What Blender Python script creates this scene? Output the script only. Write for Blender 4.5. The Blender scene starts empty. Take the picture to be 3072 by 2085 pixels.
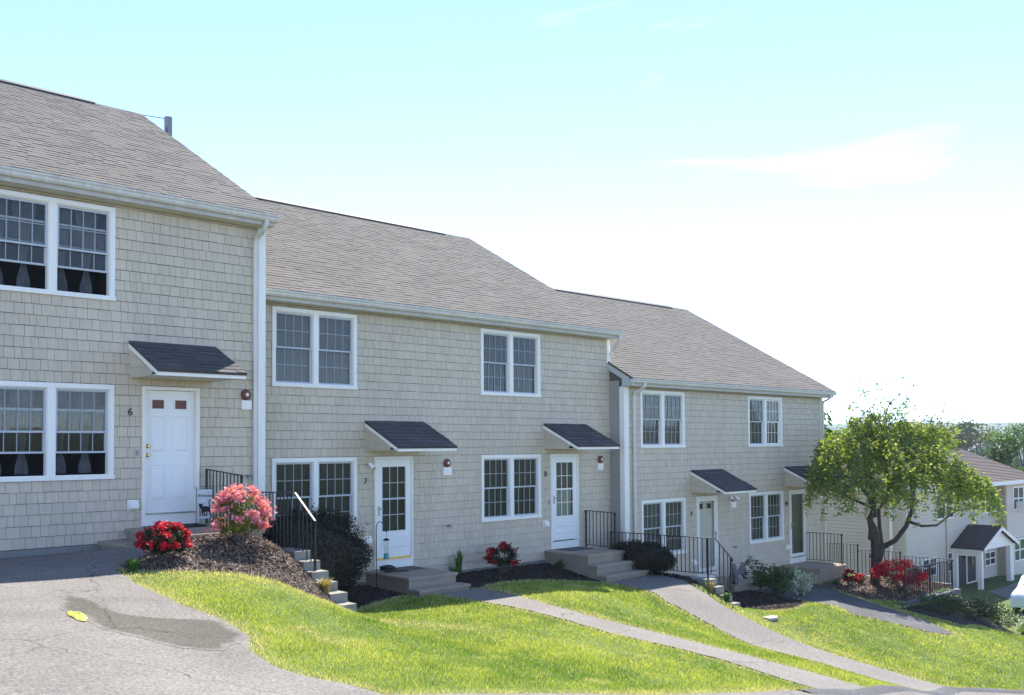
import bpy, math, random
import numpy as np
from mathutils import Vector, Matrix
from mathutils.geometry import delaunay_2d_cdt

R = random.Random(7)
NR = np.random.default_rng(11)
scene = bpy.context.scene
COL = scene.collection

# ------------------------------------------------------------------ camera
CAM = np.array([-4.1154, -15.1198, -0.2223])
YAW, PITCH, ROLL, FPX, SHY = -0.7680169, 0.0305976, -0.0058594, 2894.15, 202.75
_fw = np.array([math.sin(-YAW) * math.cos(PITCH), math.cos(YAW) * math.cos(PITCH), math.sin(PITCH)])
_r = np.array([math.cos(YAW), math.sin(YAW), 0.0])
_u = np.cross(_r, _fw)
_R = _r * math.cos(ROLL) + _u * math.sin(ROLL)
_U = _u * math.cos(ROLL) - _r * math.sin(ROLL)
cam = bpy.data.cameras.new('camera')
cam.sensor_width = 36.0
cam.lens = FPX / 3072 * 36
cam.shift_y = SHY / 3072
cam.clip_end = 9000
camo = bpy.data.objects.new('camera', cam)
COL.objects.link(camo)
M = Matrix.Identity(4)
for i in range(3):
    M[i][0], M[i][1], M[i][2], M[i][3] = _R[i], _U[i], -_fw[i], CAM[i]
camo.matrix_world = M
scene.camera = camo


def project(p):
    d = np.asarray(p, float) - CAM
    w = d @ _fw
    return 1536 + FPX * (d @ _R) / w, 1042.5 + SHY - FPX * (d @ _U) / w, w


# ------------------------------------------------------------------ light
SUN = np.array([0.63, 0.46, 1.0]); SUN /= np.linalg.norm(SUN)
EL = math.asin(SUN[2]); AZ = math.atan2(SUN[0], SUN[1])
world = bpy.data.worlds.new('World')
scene.world = world
world.use_nodes = True
nt = world.node_tree
nt.nodes.clear()
out = nt.nodes.new('ShaderNodeOutputWorld')
bg = nt.nodes.new('ShaderNodeBackground')
sky = nt.nodes.new('ShaderNodeTexSky')
sky.sky_type = 'NISHITA'
sky.sun_disc = False
sky.sun_elevation = EL
sky.sun_rotation = AZ
sky.altitude = 100
sky.air_density = 0.30
sky.dust_density = 0.0
sky.ozone_density = 1.0
bg.inputs['Strength'].default_value = 0.15
# thin cirrus: procedural, the same all round the sky
tc = nt.nodes.new('ShaderNodeTexCoord')
mp = nt.nodes.new('ShaderNodeMapping'); mp.inputs['Scale'].default_value = (1.5, 2.4, 11.0); mp.inputs['Location'].default_value = (2.1, 3.3, 2.3)
mp.inputs['Rotation'].default_value = (0.12, -0.1, 0.3)
n1 = nt.nodes.new('ShaderNodeTexNoise'); n1.inputs['Scale'].default_value = 1.0; n1.inputs['Detail'].default_value = 7; n1.inputs['Roughness'].default_value = 0.6; n1.inputs['Distortion'].default_value = 0.6
cr = nt.nodes.new('ShaderNodeValToRGB'); cr.color_ramp.elements[0].position = 0.63; cr.color_ramp.elements[1].position = 0.95
mulc = nt.nodes.new('ShaderNodeMath'); mulc.operation = 'MULTIPLY'; mulc.inputs[1].default_value = 0.22
mx = nt.nodes.new('ShaderNodeMixRGB'); mx.inputs['Color2'].default_value = (9.0, 9.0, 9.0, 1)
L = nt.links.new
L(tc.outputs['Generated'], mp.inputs['Vector']); L(mp.outputs['Vector'], n1.inputs['Vector']); L(n1.outputs['Fac'], cr.inputs['Fac'])
L(cr.outputs['Color'], mulc.inputs[0]); L(mulc.outputs['Value'], mx.inputs['Fac']); L(sky.outputs['Color'], mx.inputs['Color1'])
L(mx.outputs['Color'], bg.inputs['Color']); L(bg.outputs['Background'], out.inputs['Surface'])

sl = bpy.data.lights.new('sun', 'SUN')
sl.energy = 2.15
sl.angle = math.radians(0.53)
sl.color = (1.0, 0.955, 0.88)
so = bpy.data.objects.new('sun', sl)
COL.objects.link(so)
so.rotation_euler = Vector(SUN).to_track_quat('Z', 'Y').to_euler()
so.location = (20, 10, 40)
scene.view_settings.view_transform = 'Standard'
scene.view_settings.look = 'None'
scene.view_settings.exposure = 2.4
scene.view_settings.gamma = 1.0
scene.view_settings.use_curve_mapping = False
scene.render.engine = 'CYCLES'
try:
    scene.cycles.max_bounces = 8
    scene.cycles.transparent_max_bounces = 24
except Exception:
    pass


# ------------------------------------------------------------------ materials
def new_mat(name):
    m = bpy.data.materials.new(name); m.use_nodes = True
    t = m.node_tree
    return m, t, t.nodes['Principled BSDF']


def N(t, kind, **kw):
    n = t.nodes.new(kind)
    for k, v in kw.items():
        if k in n.inputs: n.inputs[k].default_value = v
        else: setattr(n, k, v)
    return n


def srf(name, c, rough=0.7, var=0.1, scale=3.0, fine=60.0, fvar=0.08, bump=0.0, bscale=None, metal=0.0, spec=0.35, rand=0.0, stretch=(1, 1, 1), streak=0.0):
    """base colour with broad + fine world-space noise, per-piece variation and optional relief"""
    m, t, b = new_mat(name)
    b.inputs['Roughness'].default_value = rough
    b.inputs['Metallic'].default_value = metal
    b.inputs['Specular IOR Level'].default_value = spec
    g = N(t, 'ShaderNodeNewGeometry')
    mpn = N(t, 'ShaderNodeMapping'); mpn.inputs['Scale'].default_value = stretch
    t.links.new(g.outputs['Position'], mpn.inputs['Vector'])
    a = N(t, 'ShaderNodeTexNoise', Scale=scale, Detail=4.0)
    f = N(t, 'ShaderNodeTexNoise', Scale=fine, Detail=3.0)
    for q in (a, f): t.links.new(mpn.outputs['Vector'], q.inputs['Vector'])

    def lin(src, amp):
        k = N(t, 'ShaderNodeMapRange'); k.inputs['From Min'].default_value = 0.25; k.inputs['From Max'].default_value = 0.75
        k.inputs['To Min'].default_value = 1 - amp; k.inputs['To Max'].default_value = 1 + amp
        t.links.new(src, k.inputs['Value']); return k.outputs['Result']
    v = lin(a.outputs['Fac'], var)

    def mul(x, y):
        k = N(t, 'ShaderNodeMath', operation='MULTIPLY'); t.links.new(x, k.inputs[0]); t.links.new(y, k.inputs[1]); return k.outputs[0]
    v = mul(v, lin(f.outputs['Fac'], fvar))
    if rand:
        oi = N(t, 'ShaderNodeObjectInfo')
        ad = N(t, 'ShaderNodeMath', operation='ADD'); t.links.new(g.outputs['Random Per Island'], ad.inputs[0]); t.links.new(oi.outputs['Random'], ad.inputs[1])
        fr = N(t, 'ShaderNodeMath', operation='FRACT'); t.links.new(ad.outputs[0], fr.inputs[0])
        k = N(t, 'ShaderNodeMapRange'); k.inputs['To Min'].default_value = 1 - rand; k.inputs['To Max'].default_value = 1 + rand
        t.links.new(fr.outputs[0], k.inputs['Value']); v = mul(v, k.outputs['Result'])
    if streak:
        mp2 = N(t, 'ShaderNodeMapping'); mp2.inputs['Scale'].default_value = (14, 14, 0.7)
        t.links.new(g.outputs['Position'], mp2.inputs['Vector'])
        s = N(t, 'ShaderNodeTexNoise', Scale=1.0, Detail=3.0); t.links.new(mp2.outputs['Vector'], s.inputs['Vector'])
        v = mul(v, lin(s.outputs['Fac'], streak))
    vm = N(t, 'ShaderNodeVectorMath', operation='SCALE'); vm.inputs[0].default_value = c
    t.links.new(v, vm.inputs['Scale'])
    t.links.new(vm.outputs['Vector'], b.inputs['Base Color'])
    if bump:
        bn = N(t, 'ShaderNodeTexNoise', Scale=bscale or fine, Detail=3.0); t.links.new(mpn.outputs['Vector'], bn.inputs['Vector'])
        bp = N(t, 'ShaderNodeBump', Strength=bump, Distance=0.01); t.links.new(bn.outputs['Fac'], bp.inputs['Height'])
        t.links.new(bp.outputs['Normal'], b.inputs['Normal'])
    return m


def leafmat(name, c1, c2, transl=0.45, rough=0.5, c3=None):
    m, t, b = new_mat(name)
    g = N(t, 'ShaderNodeNewGeometry')
    r = N(t, 'ShaderNodeValToRGB')
    r.color_ramp.elements[0].color = (*c1, 1); r.color_ramp.elements[1].color = (*c2, 1)
    if c3:
        e = r.color_ramp.elements.new(0.9); e.color = (*c2, 1); r.color_ramp.elements[-1].color = (*c3, 1)
    t.links.new(g.outputs['Random Per Island'], r.inputs['Fac'])
    t.links.new(r.outputs['Color'], b.inputs['Base Color'])
    b.inputs['Roughness'].default_value = rough
    b.inputs['Specular IOR Level'].default_value = 0.3
    tr = N(t, 'ShaderNodeBsdfTranslucent')
    vm = N(t, 'ShaderNodeVectorMath', operation='MULTIPLY'); vm.inputs[1].default_value = (1.5, 1.35, 0.6)
    t.links.new(r.outputs['Color'], vm.inputs[0]); t.links.new(vm.outputs['Vector'], tr.inputs['Color'])
    mixs = N(t, 'ShaderNodeMixShader'); mixs.inputs[0].default_value = transl
    t.links.new(b.outputs[0], mixs.inputs[1]); t.links.new(tr.outputs[0], mixs.inputs[2])
    t.links.new(mixs.outputs[0], t.nodes['Material Output'].inputs['Surface'])
    return m


def glassmat(name, tint, refl=0.06):
    m, t, b = new_mat(name)
    t.nodes.remove(b)
    tr = N(t, 'ShaderNodeBsdfTransparent'); tr.inputs['Color'].default_value = (*tint, 1)
    gl = N(t, 'ShaderNodeBsdfGlossy'); gl.inputs['Roughness'].default_value = 0.03; gl.inputs['Color'].default_value = (0.50, 0.48, 0.42, 1)
    gg = N(t, 'ShaderNodeNewGeometry')
    bn = N(t, 'ShaderNodeTexNoise', Scale=2.2, Detail=1.0); t.links.new(gg.outputs['Position'], bn.inputs['Vector'])
    bp = N(t, 'ShaderNodeBump', Strength=0.07, Distance=0.02); t.links.new(bn.outputs['Fac'], bp.inputs['Height']); t.links.new(bp.outputs['Normal'], gl.inputs['Normal'])
    fr = N(t, 'ShaderNodeFresnel', IOR=1.5)
    ior = N(t, 'ShaderNodeMapRange'); ior.inputs['To Min'].default_value = 1.5; ior.inputs['To Max'].default_value = 1 / 1.5
    t.links.new(gg.outputs['Backfacing'], ior.inputs['Value']); t.links.new(ior.outputs['Result'], fr.inputs['IOR'])
    ad = N(t, 'ShaderNodeMath', operation='ADD'); ad.inputs[1].default_value = refl; ad.use_clamp = True
    mi = N(t, 'ShaderNodeMixShader')
    t.links.new(fr.outputs[0], ad.inputs[0]); t.links.new(ad.outputs[0], mi.inputs[0])
    t.links.new(tr.outputs[0], mi.inputs[1]); t.links.new(gl.outputs[0], mi.inputs[2])
    t.links.new(mi.outputs[0], t.nodes['Material Output'].inputs['Surface'])
    return m


def speckle(name, base, dots, scale=220.0, fade=None, rough=0.9, bump=0.5, stain=0.12, crack=True, lo=0.45, hi=0.7, crackcol=(0.085, 0.08, 0.072)):
    """asphalt / concrete aggregate: fine light and dark grains, broad wear, a few cracks"""
    m, t, b = new_mat(name)
    b.inputs['Roughness'].default_value = rough; b.inputs['Specular IOR Level'].default_value = 0.25
    g = N(t, 'ShaderNodeNewGeometry')
    v = N(t, 'ShaderNodeTexNoise', Scale=scale, Detail=2.0); t.links.new(g.outputs['Position'], v.inputs['Vector'])
    v2 = N(t, 'ShaderNodeTexNoise', Scale=scale * .23, Detail=3.0); t.links.new(g.outputs['Position'], v2.inputs['Vector'])
    av = N(t, 'ShaderNodeMix'); av.inputs[0].default_value = 0.45; t.links.new(v.outputs['Fac'], av.inputs[2]); t.links.new(v2.outputs['Fac'], av.inputs[3])
    r = N(t, 'ShaderNodeValToRGB'); r.color_ramp.elements[0].position = lo; r.color_ramp.elements[1].position = hi
    r.color_ramp.elements[0].color = (*base, 1); r.color_ramp.elements[1].color = (*dots, 1)
    t.links.new(av.outputs[0], r.inputs['Fac'])
    br = N(t, 'ShaderNodeTexNoise', Scale=0.9, Detail=5.0); t.links.new(g.outputs['Position'], br.inputs['Vector'])
    k = N(t, 'ShaderNodeMapRange'); k.inputs['From Min'].default_value = 0.3; k.inputs['From Max'].default_value = 0.7
    k.inputs['To Min'].default_value = 1 - stain; k.inputs['To Max'].default_value = 1 + stain; t.links.new(br.outputs['Fac'], k.inputs['Value'])
    vm = N(t, 'ShaderNodeVectorMath', operation='SCALE'); t.links.new(r.outputs['Color'], vm.inputs[0]); t.links.new(k.outputs['Result'], vm.inputs['Scale'])
    col = vm.outputs['Vector']
    if crack:
        wn = N(t, 'ShaderNodeTexNoise', Scale=2.5, Detail=3.0); t.links.new(g.outputs['Position'], wn.inputs['Vector'])
        wv = N(t, 'ShaderNodeVectorMath', operation='MULTIPLY_ADD'); wv.inputs[1].default_value = (.5, .5, .5)
        t.links.new(wn.outputs['Color'], wv.inputs[0]); t.links.new(g.outputs['Position'], wv.inputs[2])
        vo = N(t, 'ShaderNodeTexVoronoi', feature='DISTANCE_TO_EDGE', Scale=0.42); t.links.new(wv.outputs['Vector'], vo.inputs['Vector'])
        cm = N(t, 'ShaderNodeMapRange'); cm.inputs['From Min'].default_value = 0.001; cm.inputs['From Max'].default_value = 0.006; t.links.new(vo.outputs['Distance'], cm.inputs['Value'])
        mxx = N(t, 'ShaderNodeMixRGB'); mxx.inputs['Color1'].default_value = (*crackcol, 1); t.links.new(cm.outputs['Result'], mxx.inputs['Fac']); t.links.new(col, mxx.inputs['Color2'])
        col = mxx.outputs['Color']
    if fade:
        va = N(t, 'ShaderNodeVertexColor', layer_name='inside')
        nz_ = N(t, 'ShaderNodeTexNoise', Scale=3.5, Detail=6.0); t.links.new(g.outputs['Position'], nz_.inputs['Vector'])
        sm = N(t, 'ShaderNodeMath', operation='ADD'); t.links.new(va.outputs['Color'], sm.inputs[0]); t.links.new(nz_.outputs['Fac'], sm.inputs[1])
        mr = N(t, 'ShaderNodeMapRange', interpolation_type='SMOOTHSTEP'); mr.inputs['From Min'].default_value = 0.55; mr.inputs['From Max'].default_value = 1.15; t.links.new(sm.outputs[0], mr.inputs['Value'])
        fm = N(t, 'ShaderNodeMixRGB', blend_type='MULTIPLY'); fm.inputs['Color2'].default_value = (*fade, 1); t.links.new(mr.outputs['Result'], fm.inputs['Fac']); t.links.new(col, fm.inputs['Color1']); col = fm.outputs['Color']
    t.links.new(col, b.inputs['Base Color'])
    bp = N(t, 'ShaderNodeBump', Strength=bump, Distance=0.006); t.links.new(av.outputs[0], bp.inputs['Height']); t.links.new(bp.outputs['Normal'], b.inputs['Normal'])
    return m


MT = dict(
    siding=srf('siding_vinyl', (0.59, 0.478, 0.338), 0.6, 0.08, 0.9, 90, 0.05, 0.12, 120, rand=0.05, stretch=(1, 1, 0.12), streak=0.06),
    sidewall=srf('siding_taupe', (0.34, 0.31, 0.27), 0.6, 0.05, 1.2, 60, 0.04),
    sheath=srf('wall_backing', (0.12, 0.105, 0.085), 0.8),  # dark, so shingle gaps imitate the shadow lines under the butts
    white=srf('white_trim', (0.90, 0.82, 0.70), 0.45, 0.03, 1.5, 30, 0.02, streak=0.03),
    whitedoor=srf('white_door_paint', (0.88, 0.82, 0.74), 0.35, 0.02, 1.0, 30, 0.01),
    gutter=srf('gutter_aluminium', (0.66, 0.60, 0.50), 0.4, 0.06, 2.0, 30, 0.04, streak=0.12),
    fascia=srf('fascia_grey', (0.50, 0.45, 0.37), 0.5, 0.08, 2.0, 30, 0.04, streak=0.10),
    rake=srf('rake_board', (0.50, 0.49, 0.46), 0.5, 0.04),
    soffit=srf('soffit_vinyl', (0.60, 0.57, 0.46), 0.6, 0.04),
    sash=srf('sash_vinyl', (0.50, 0.50, 0.50), 0.4, 0.03),
    screen=srf('screen_frame', (0.11, 0.10, 0.09), 0.5, 0.03),
    muntin=srf('muntin_vinyl', (0.36, 0.37, 0.37), 0.5, 0.03),
    dark=srf('room_dark', (0.018, 0.017, 0.018), 0.9),
    blind=srf('blind_fabric', (0.125, 0.120, 0.105), 0.8, 0.10, 2.0, 20, 0.05, stretch=(1, 1, 6)),
    blindd=srf('blind_dark', (0.040, 0.040, 0.036), 0.8, 0.25, 5.0, 20, 0.1, stretch=(4, 1, .3)),
    curtain=srf('curtain_lace', (0.075, 0.075, 0.075), 0.8, 0.3, 9.0, 60, 0.15),
    sheer=srf('curtain_white', (0.42, 0.42, 0.38), 0.8, 0.1, 6, 30, 0.05),
    glass=glassmat('window_glass', (0.93, 0.92, 0.89), 0.01),
    roof=srf('roof_shingle_weathered', (0.165, 0.149, 0.128), 0.95, 0.10, 0.8, 200, 0.35, 0.4, 240, rand=0.035, spec=0.1),
    roofslab=srf('roof_underlay', (0.10, 0.09, 0.085), 0.9),
    roofnew=srf('roof_shingle_charcoal', (0.082, 0.076, 0.072), 0.9, 0.12, 2.0, 260, 0.4, 0.5, 260, rand=0.16),
    vent=srf('ridge_vent', (0.045, 0.05, 0.052), 0.7),
    conc=srf('concrete_stoop', (0.34, 0.275, 0.20), 0.9, 0.12, 3, 150, 0.16, 0.35, 150, streak=0.05),
    found=srf('foundation_concrete', (0.25, 0.235, 0.20), 0.9, 0.14, 2, 90, 0.12, 0.3, 90),
    block=srf('wall_block', (0.27, 0.255, 0.21), 0.95, 0.18, 5, 90, 0.2, 0.7, 70, rand=0.12),
    iron=srf('black_iron', (0.022, 0.022, 0.024), 0.5, 0.1, 4, 60, 0.1, spec=0.5),
    brass=srf('brass', (0.75, 0.52, 0.20), 0.25, 0.05, metal=1.0),
    nickel=srf('satin_nickel', (0.38, 0.35, 0.30), 0.35, 0.05, metal=0.8),
    bell=srf('bell_brown', (0.16, 0.062, 0.042), 0.5, 0.08),
    black=srf('black_plastic', (0.02, 0.02, 0.02), 0.5),
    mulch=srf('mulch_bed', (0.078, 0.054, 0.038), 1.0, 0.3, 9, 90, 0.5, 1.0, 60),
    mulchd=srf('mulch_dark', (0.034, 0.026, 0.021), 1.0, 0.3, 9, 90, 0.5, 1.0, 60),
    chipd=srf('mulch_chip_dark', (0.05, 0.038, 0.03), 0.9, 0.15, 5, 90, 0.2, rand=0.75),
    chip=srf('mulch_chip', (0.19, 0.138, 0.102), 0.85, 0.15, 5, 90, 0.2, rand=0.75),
    asph=speckle('asphalt_worn', (0.095, 0.088, 0.078), (0.29, 0.262, 0.23), 150, stain=0.16, lo=.40, hi=.66),
    path=speckle('asphalt_path', (0.10, 0.092, 0.082), (0.32, 0.29, 0.255), 170, stain=0.10, lo=.40, hi=.66),
    patch=speckle('darkened_asphalt', (0.095, 0.088, 0.078), (0.29, 0.262, 0.23), 150, fade=(.50, .50, .44), stain=0.16, lo=.40, hi=.66),  # same asphalt as asph, darkened by fade
    pathd=speckle('asphalt_dark_shade', (0.05, 0.05, 0.052), (0.16, 0.155, 0.155), 150, stain=0.2, lo=.40, hi=.66),  # kerb's own dark grey; on the last path, tree shade painted in
    bark=srf('bark_dark', (0.075, 0.06, 0.048), 0.95, 0.25, 6, 60, 0.3, 1.0, 30, stretch=(1, 1, .25)),
    barkl=srf('bark_twig', (0.17, 0.15, 0.12), 0.9, 0.25, 6, 60, 0.2),
    barkg=srf('bark_grey', (0.13, 0.115, 0.10), 0.9, 0.2, 4, 60, 0.2),
    leaf=leafmat('leaf_weeping', (0.13, 0.225, 0.035), (0.29, 0.37, 0.07), 0.52, c3=(0.42, 0.42, 0.16)),
    maple=leafmat('leaf_maple', (0.045, 0.11, 0.012), (0.09, 0.18, 0.02), 0.4),
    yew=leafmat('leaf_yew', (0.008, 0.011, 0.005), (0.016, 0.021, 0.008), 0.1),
    azl=leafmat('leaf_azalea', (0.06, 0.09, 0.018), (0.17, 0.19, 0.035), 0.35),
    azd=leafmat('leaf_azalea_dark', (0.018, 0.028, 0.010), (0.045, 0.06, 0.02), 0.2),
    pink=leafmat('petal_pink', (0.66, 0.15, 0.23), (0.84, 0.42, 0.46), 0.35),
    red=leafmat('petal_red', (0.42, 0.008, 0.022), (0.62, 0.02, 0.045), 0.35),
    crims=leafmat('petal_crimson', (0.30, 0.006, 0.018), (0.46, 0.014, 0.03), 0.35),
    varig=leafmat('leaf_pale', (0.30, 0.38, 0.25), (0.62, 0.66, 0.55), 0.3),
    plantd=leafmat('leaf_plant', (0.03, 0.07, 0.02), (0.06, 0.12, 0.03), 0.3),
    straw=leafmat('straw_grass', (0.30, 0.26, 0.09), (0.46, 0.36, 0.16), 0.3),
    lily=leafmat('leaf_lily', (0.05, 0.13, 0.03), (0.10, 0.20, 0.05), 0.35),
    dry=leafmat('leaf_dry', (0.10, 0.085, 0.06), (0.14, 0.13, 0.07), 0.2),
    far1=leafmat('leaf_far_dark', (0.03, 0.075, 0.015), (0.06, 0.12, 0.022), 0.3),
    far2=leafmat('leaf_far_light', (0.07, 0.14, 0.02), (0.12, 0.20, 0.03), 0.35),
    clap=srf('clapboard_white', (0.62, 0.51, 0.375), 0.6, 0.03, 1, 30, 0.02, rand=0.02),
    clapp=srf('clapboard_side', (0.62, 0.465, 0.35), 0.6, 0.03, 1, 30, 0.02, rand=0.02),
    tan=srf('clapboard_tan', (0.44, 0.37, 0.26), 0.6, 0.03),  # darker than the boards: shade painted into the gaps and the return
    roof2=srf('roof_brown', (0.125, 0.098, 0.08), 0.9, 0.15, 1.0, 50, 0.2, rand=0.10, streak=0.0),
    roof2d=srf('roof_porch', (0.075, 0.06, 0.058), 0.9, 0.12, 1.0, 50, 0.2, rand=0.12),
    doorb=srf('door_brown', (0.028, 0.022, 0.020), 0.5),
    paint=srf('car_silver', (0.62, 0.66, 0.70), 0.25, 0.02, metal=0.3, spec=0.5),
    tyre=srf('tyre_rubber', (0.02, 0.02, 0.02), 0.85),
    carglass=srf('car_glass', (0.02, 0.025, 0.03), 0.05, spec=0.6),
    lamp=srf('headlight_glass', (0.7, 0.72, 0.74), 0.1),
    stone=srf('grey_stone', (0.16, 0.155, 0.15), 0.9, 0.2, 12, 60, 0.2, 0.5, 40),
    pale=srf('pale_stone', (0.36, 0.34, 0.30), 0.9, 0.1, 12, 60, 0.1),
    flag=srf('flag_cloth', (0.66, 0.66, 0.62), 0.9, 0.05, 6, 60, 0.04),
    catb=srf('print_black', (0.025, 0.022, 0.022), 0.9),
    cato=srf('print_orange', (0.42, 0.26, 0.13), 0.9),
    blue=srf('blue_glaze', (0.03, 0.12, 0.55), 0.2, 0.1),
    ballw=srf('white_glaze', (0.75, 0.78, 0.8), 0.2),
    teal=srf('teal_glaze', (0.10, 0.35, 0.34), 0.3),
    potb=srf('pot_blue_grey', (0.12, 0.15, 0.19), 0.5),
    mat=srf('doormat_coir', (0.155, 0.125, 0.09), 1.0, 0.12, 4, 150, 0.35, 0.5, 150),
    matd=srf('doormat_dark', (0.03, 0.028, 0.030), 1.0, 0.1, 4, 150, 0.3),
    matg=srf('doormat_grey', (0.10, 0.10, 0.10), 1.0, 0.1, 4, 150, 0.3),
    yellow=srf('yellow_cloth', (0.44, 0.46, 0.07), 0.7, 0.1, 8, 60, 0.05),
    pole=srf('pole_wood', (0.30, 0.255, 0.25), 0.9, 0.15, 3, 40, 0.15, stretch=(1, 1, .1)),
    farhouse=srf('far_siding', (0.55, 0.55, 0.52), 0.7), farroof=srf('far_roof', (0.22, 0.22, 0.23), 0.9),
)


def grass_materials():
    m, t, b = new_mat('grass_blade')
    a = N(t, 'ShaderNodeVertexColor', layer_name='Col')
    b.inputs['Roughness'].default_value = 0.55; b.inputs['Specular IOR Level'].default_value = 0.25
    t.links.new(a.outputs['Color'], b.inputs['Base Color'])
    tr = N(t, 'ShaderNodeBsdfTranslucent')
    vm = N(t, 'ShaderNodeVectorMath', operation='MULTIPLY'); vm.inputs[1].default_value = (1.35, 1.3, 0.7)
    t.links.new(a.outputs['Color'], vm.inputs[0]); t.links.new(vm.outputs['Vector'], tr.inputs['Color'])
    mi = N(t, 'ShaderNodeMixShader'); mi.inputs[0].default_value = 0.4
    t.links.new(b.outputs[0], mi.inputs[1]); t.links.new(tr.outputs[0], mi.inputs[2]); t.links.new(mi.outputs[0], t.nodes['Material Output'].inputs['Surface'])
    return m


MT['blade'] = grass_materials()
MT['turf'] = srf('turf_soil', (0.085, 0.125, 0.028), 1.0, 0.25, 2.5, 60, 0.35, 0.8, 60)
MT['valley'] = srf('valley_green', (0.05, 0.085, 0.03), 1.0, 0.3, 0.02, 0.2, 0.2)
MT['hillm'] = srf('hill_wood', (0.035, 0.075, 0.02), 1.0, 0.3, 0.01, 0.05, 0.2)


# ------------------------------------------------------------------ building blocks
ORG = {}


def wloc(o):
    return ORG.get(o.name, Vector((0, 0, 0)))


def tag(o, label=None, cat=None, group=None, kind=None):
    if label: o['label'] = label
    if cat: o['category'] = cat
    if group: o['group'] = group
    if kind: o['kind'] = kind
    return o


def thing(name, label, cat, loc, group=None):
    o = bpy.data.objects.new(name, None); COL.objects.link(o)
    o.location = loc; o.empty_display_size = 0.2
    ORG[o.name] = Vector(loc)
    return tag(o, label, cat, group)


def link(name, me, parent=None, org=None, label=None):
    """org = world position of the object's origin; mesh coordinates are relative to it"""
    o = bpy.data.objects.new(name, me); COL.objects.link(o)
    if org is None: org = wloc(parent) if parent else Vector((0, 0, 0))
    org = Vector(org)
    if parent:
        o.parent = parent; o.location = org - wloc(parent)
    else:
        o.location = org
    ORG[o.name] = org
    if label: o['label'] = label
    return o


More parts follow.
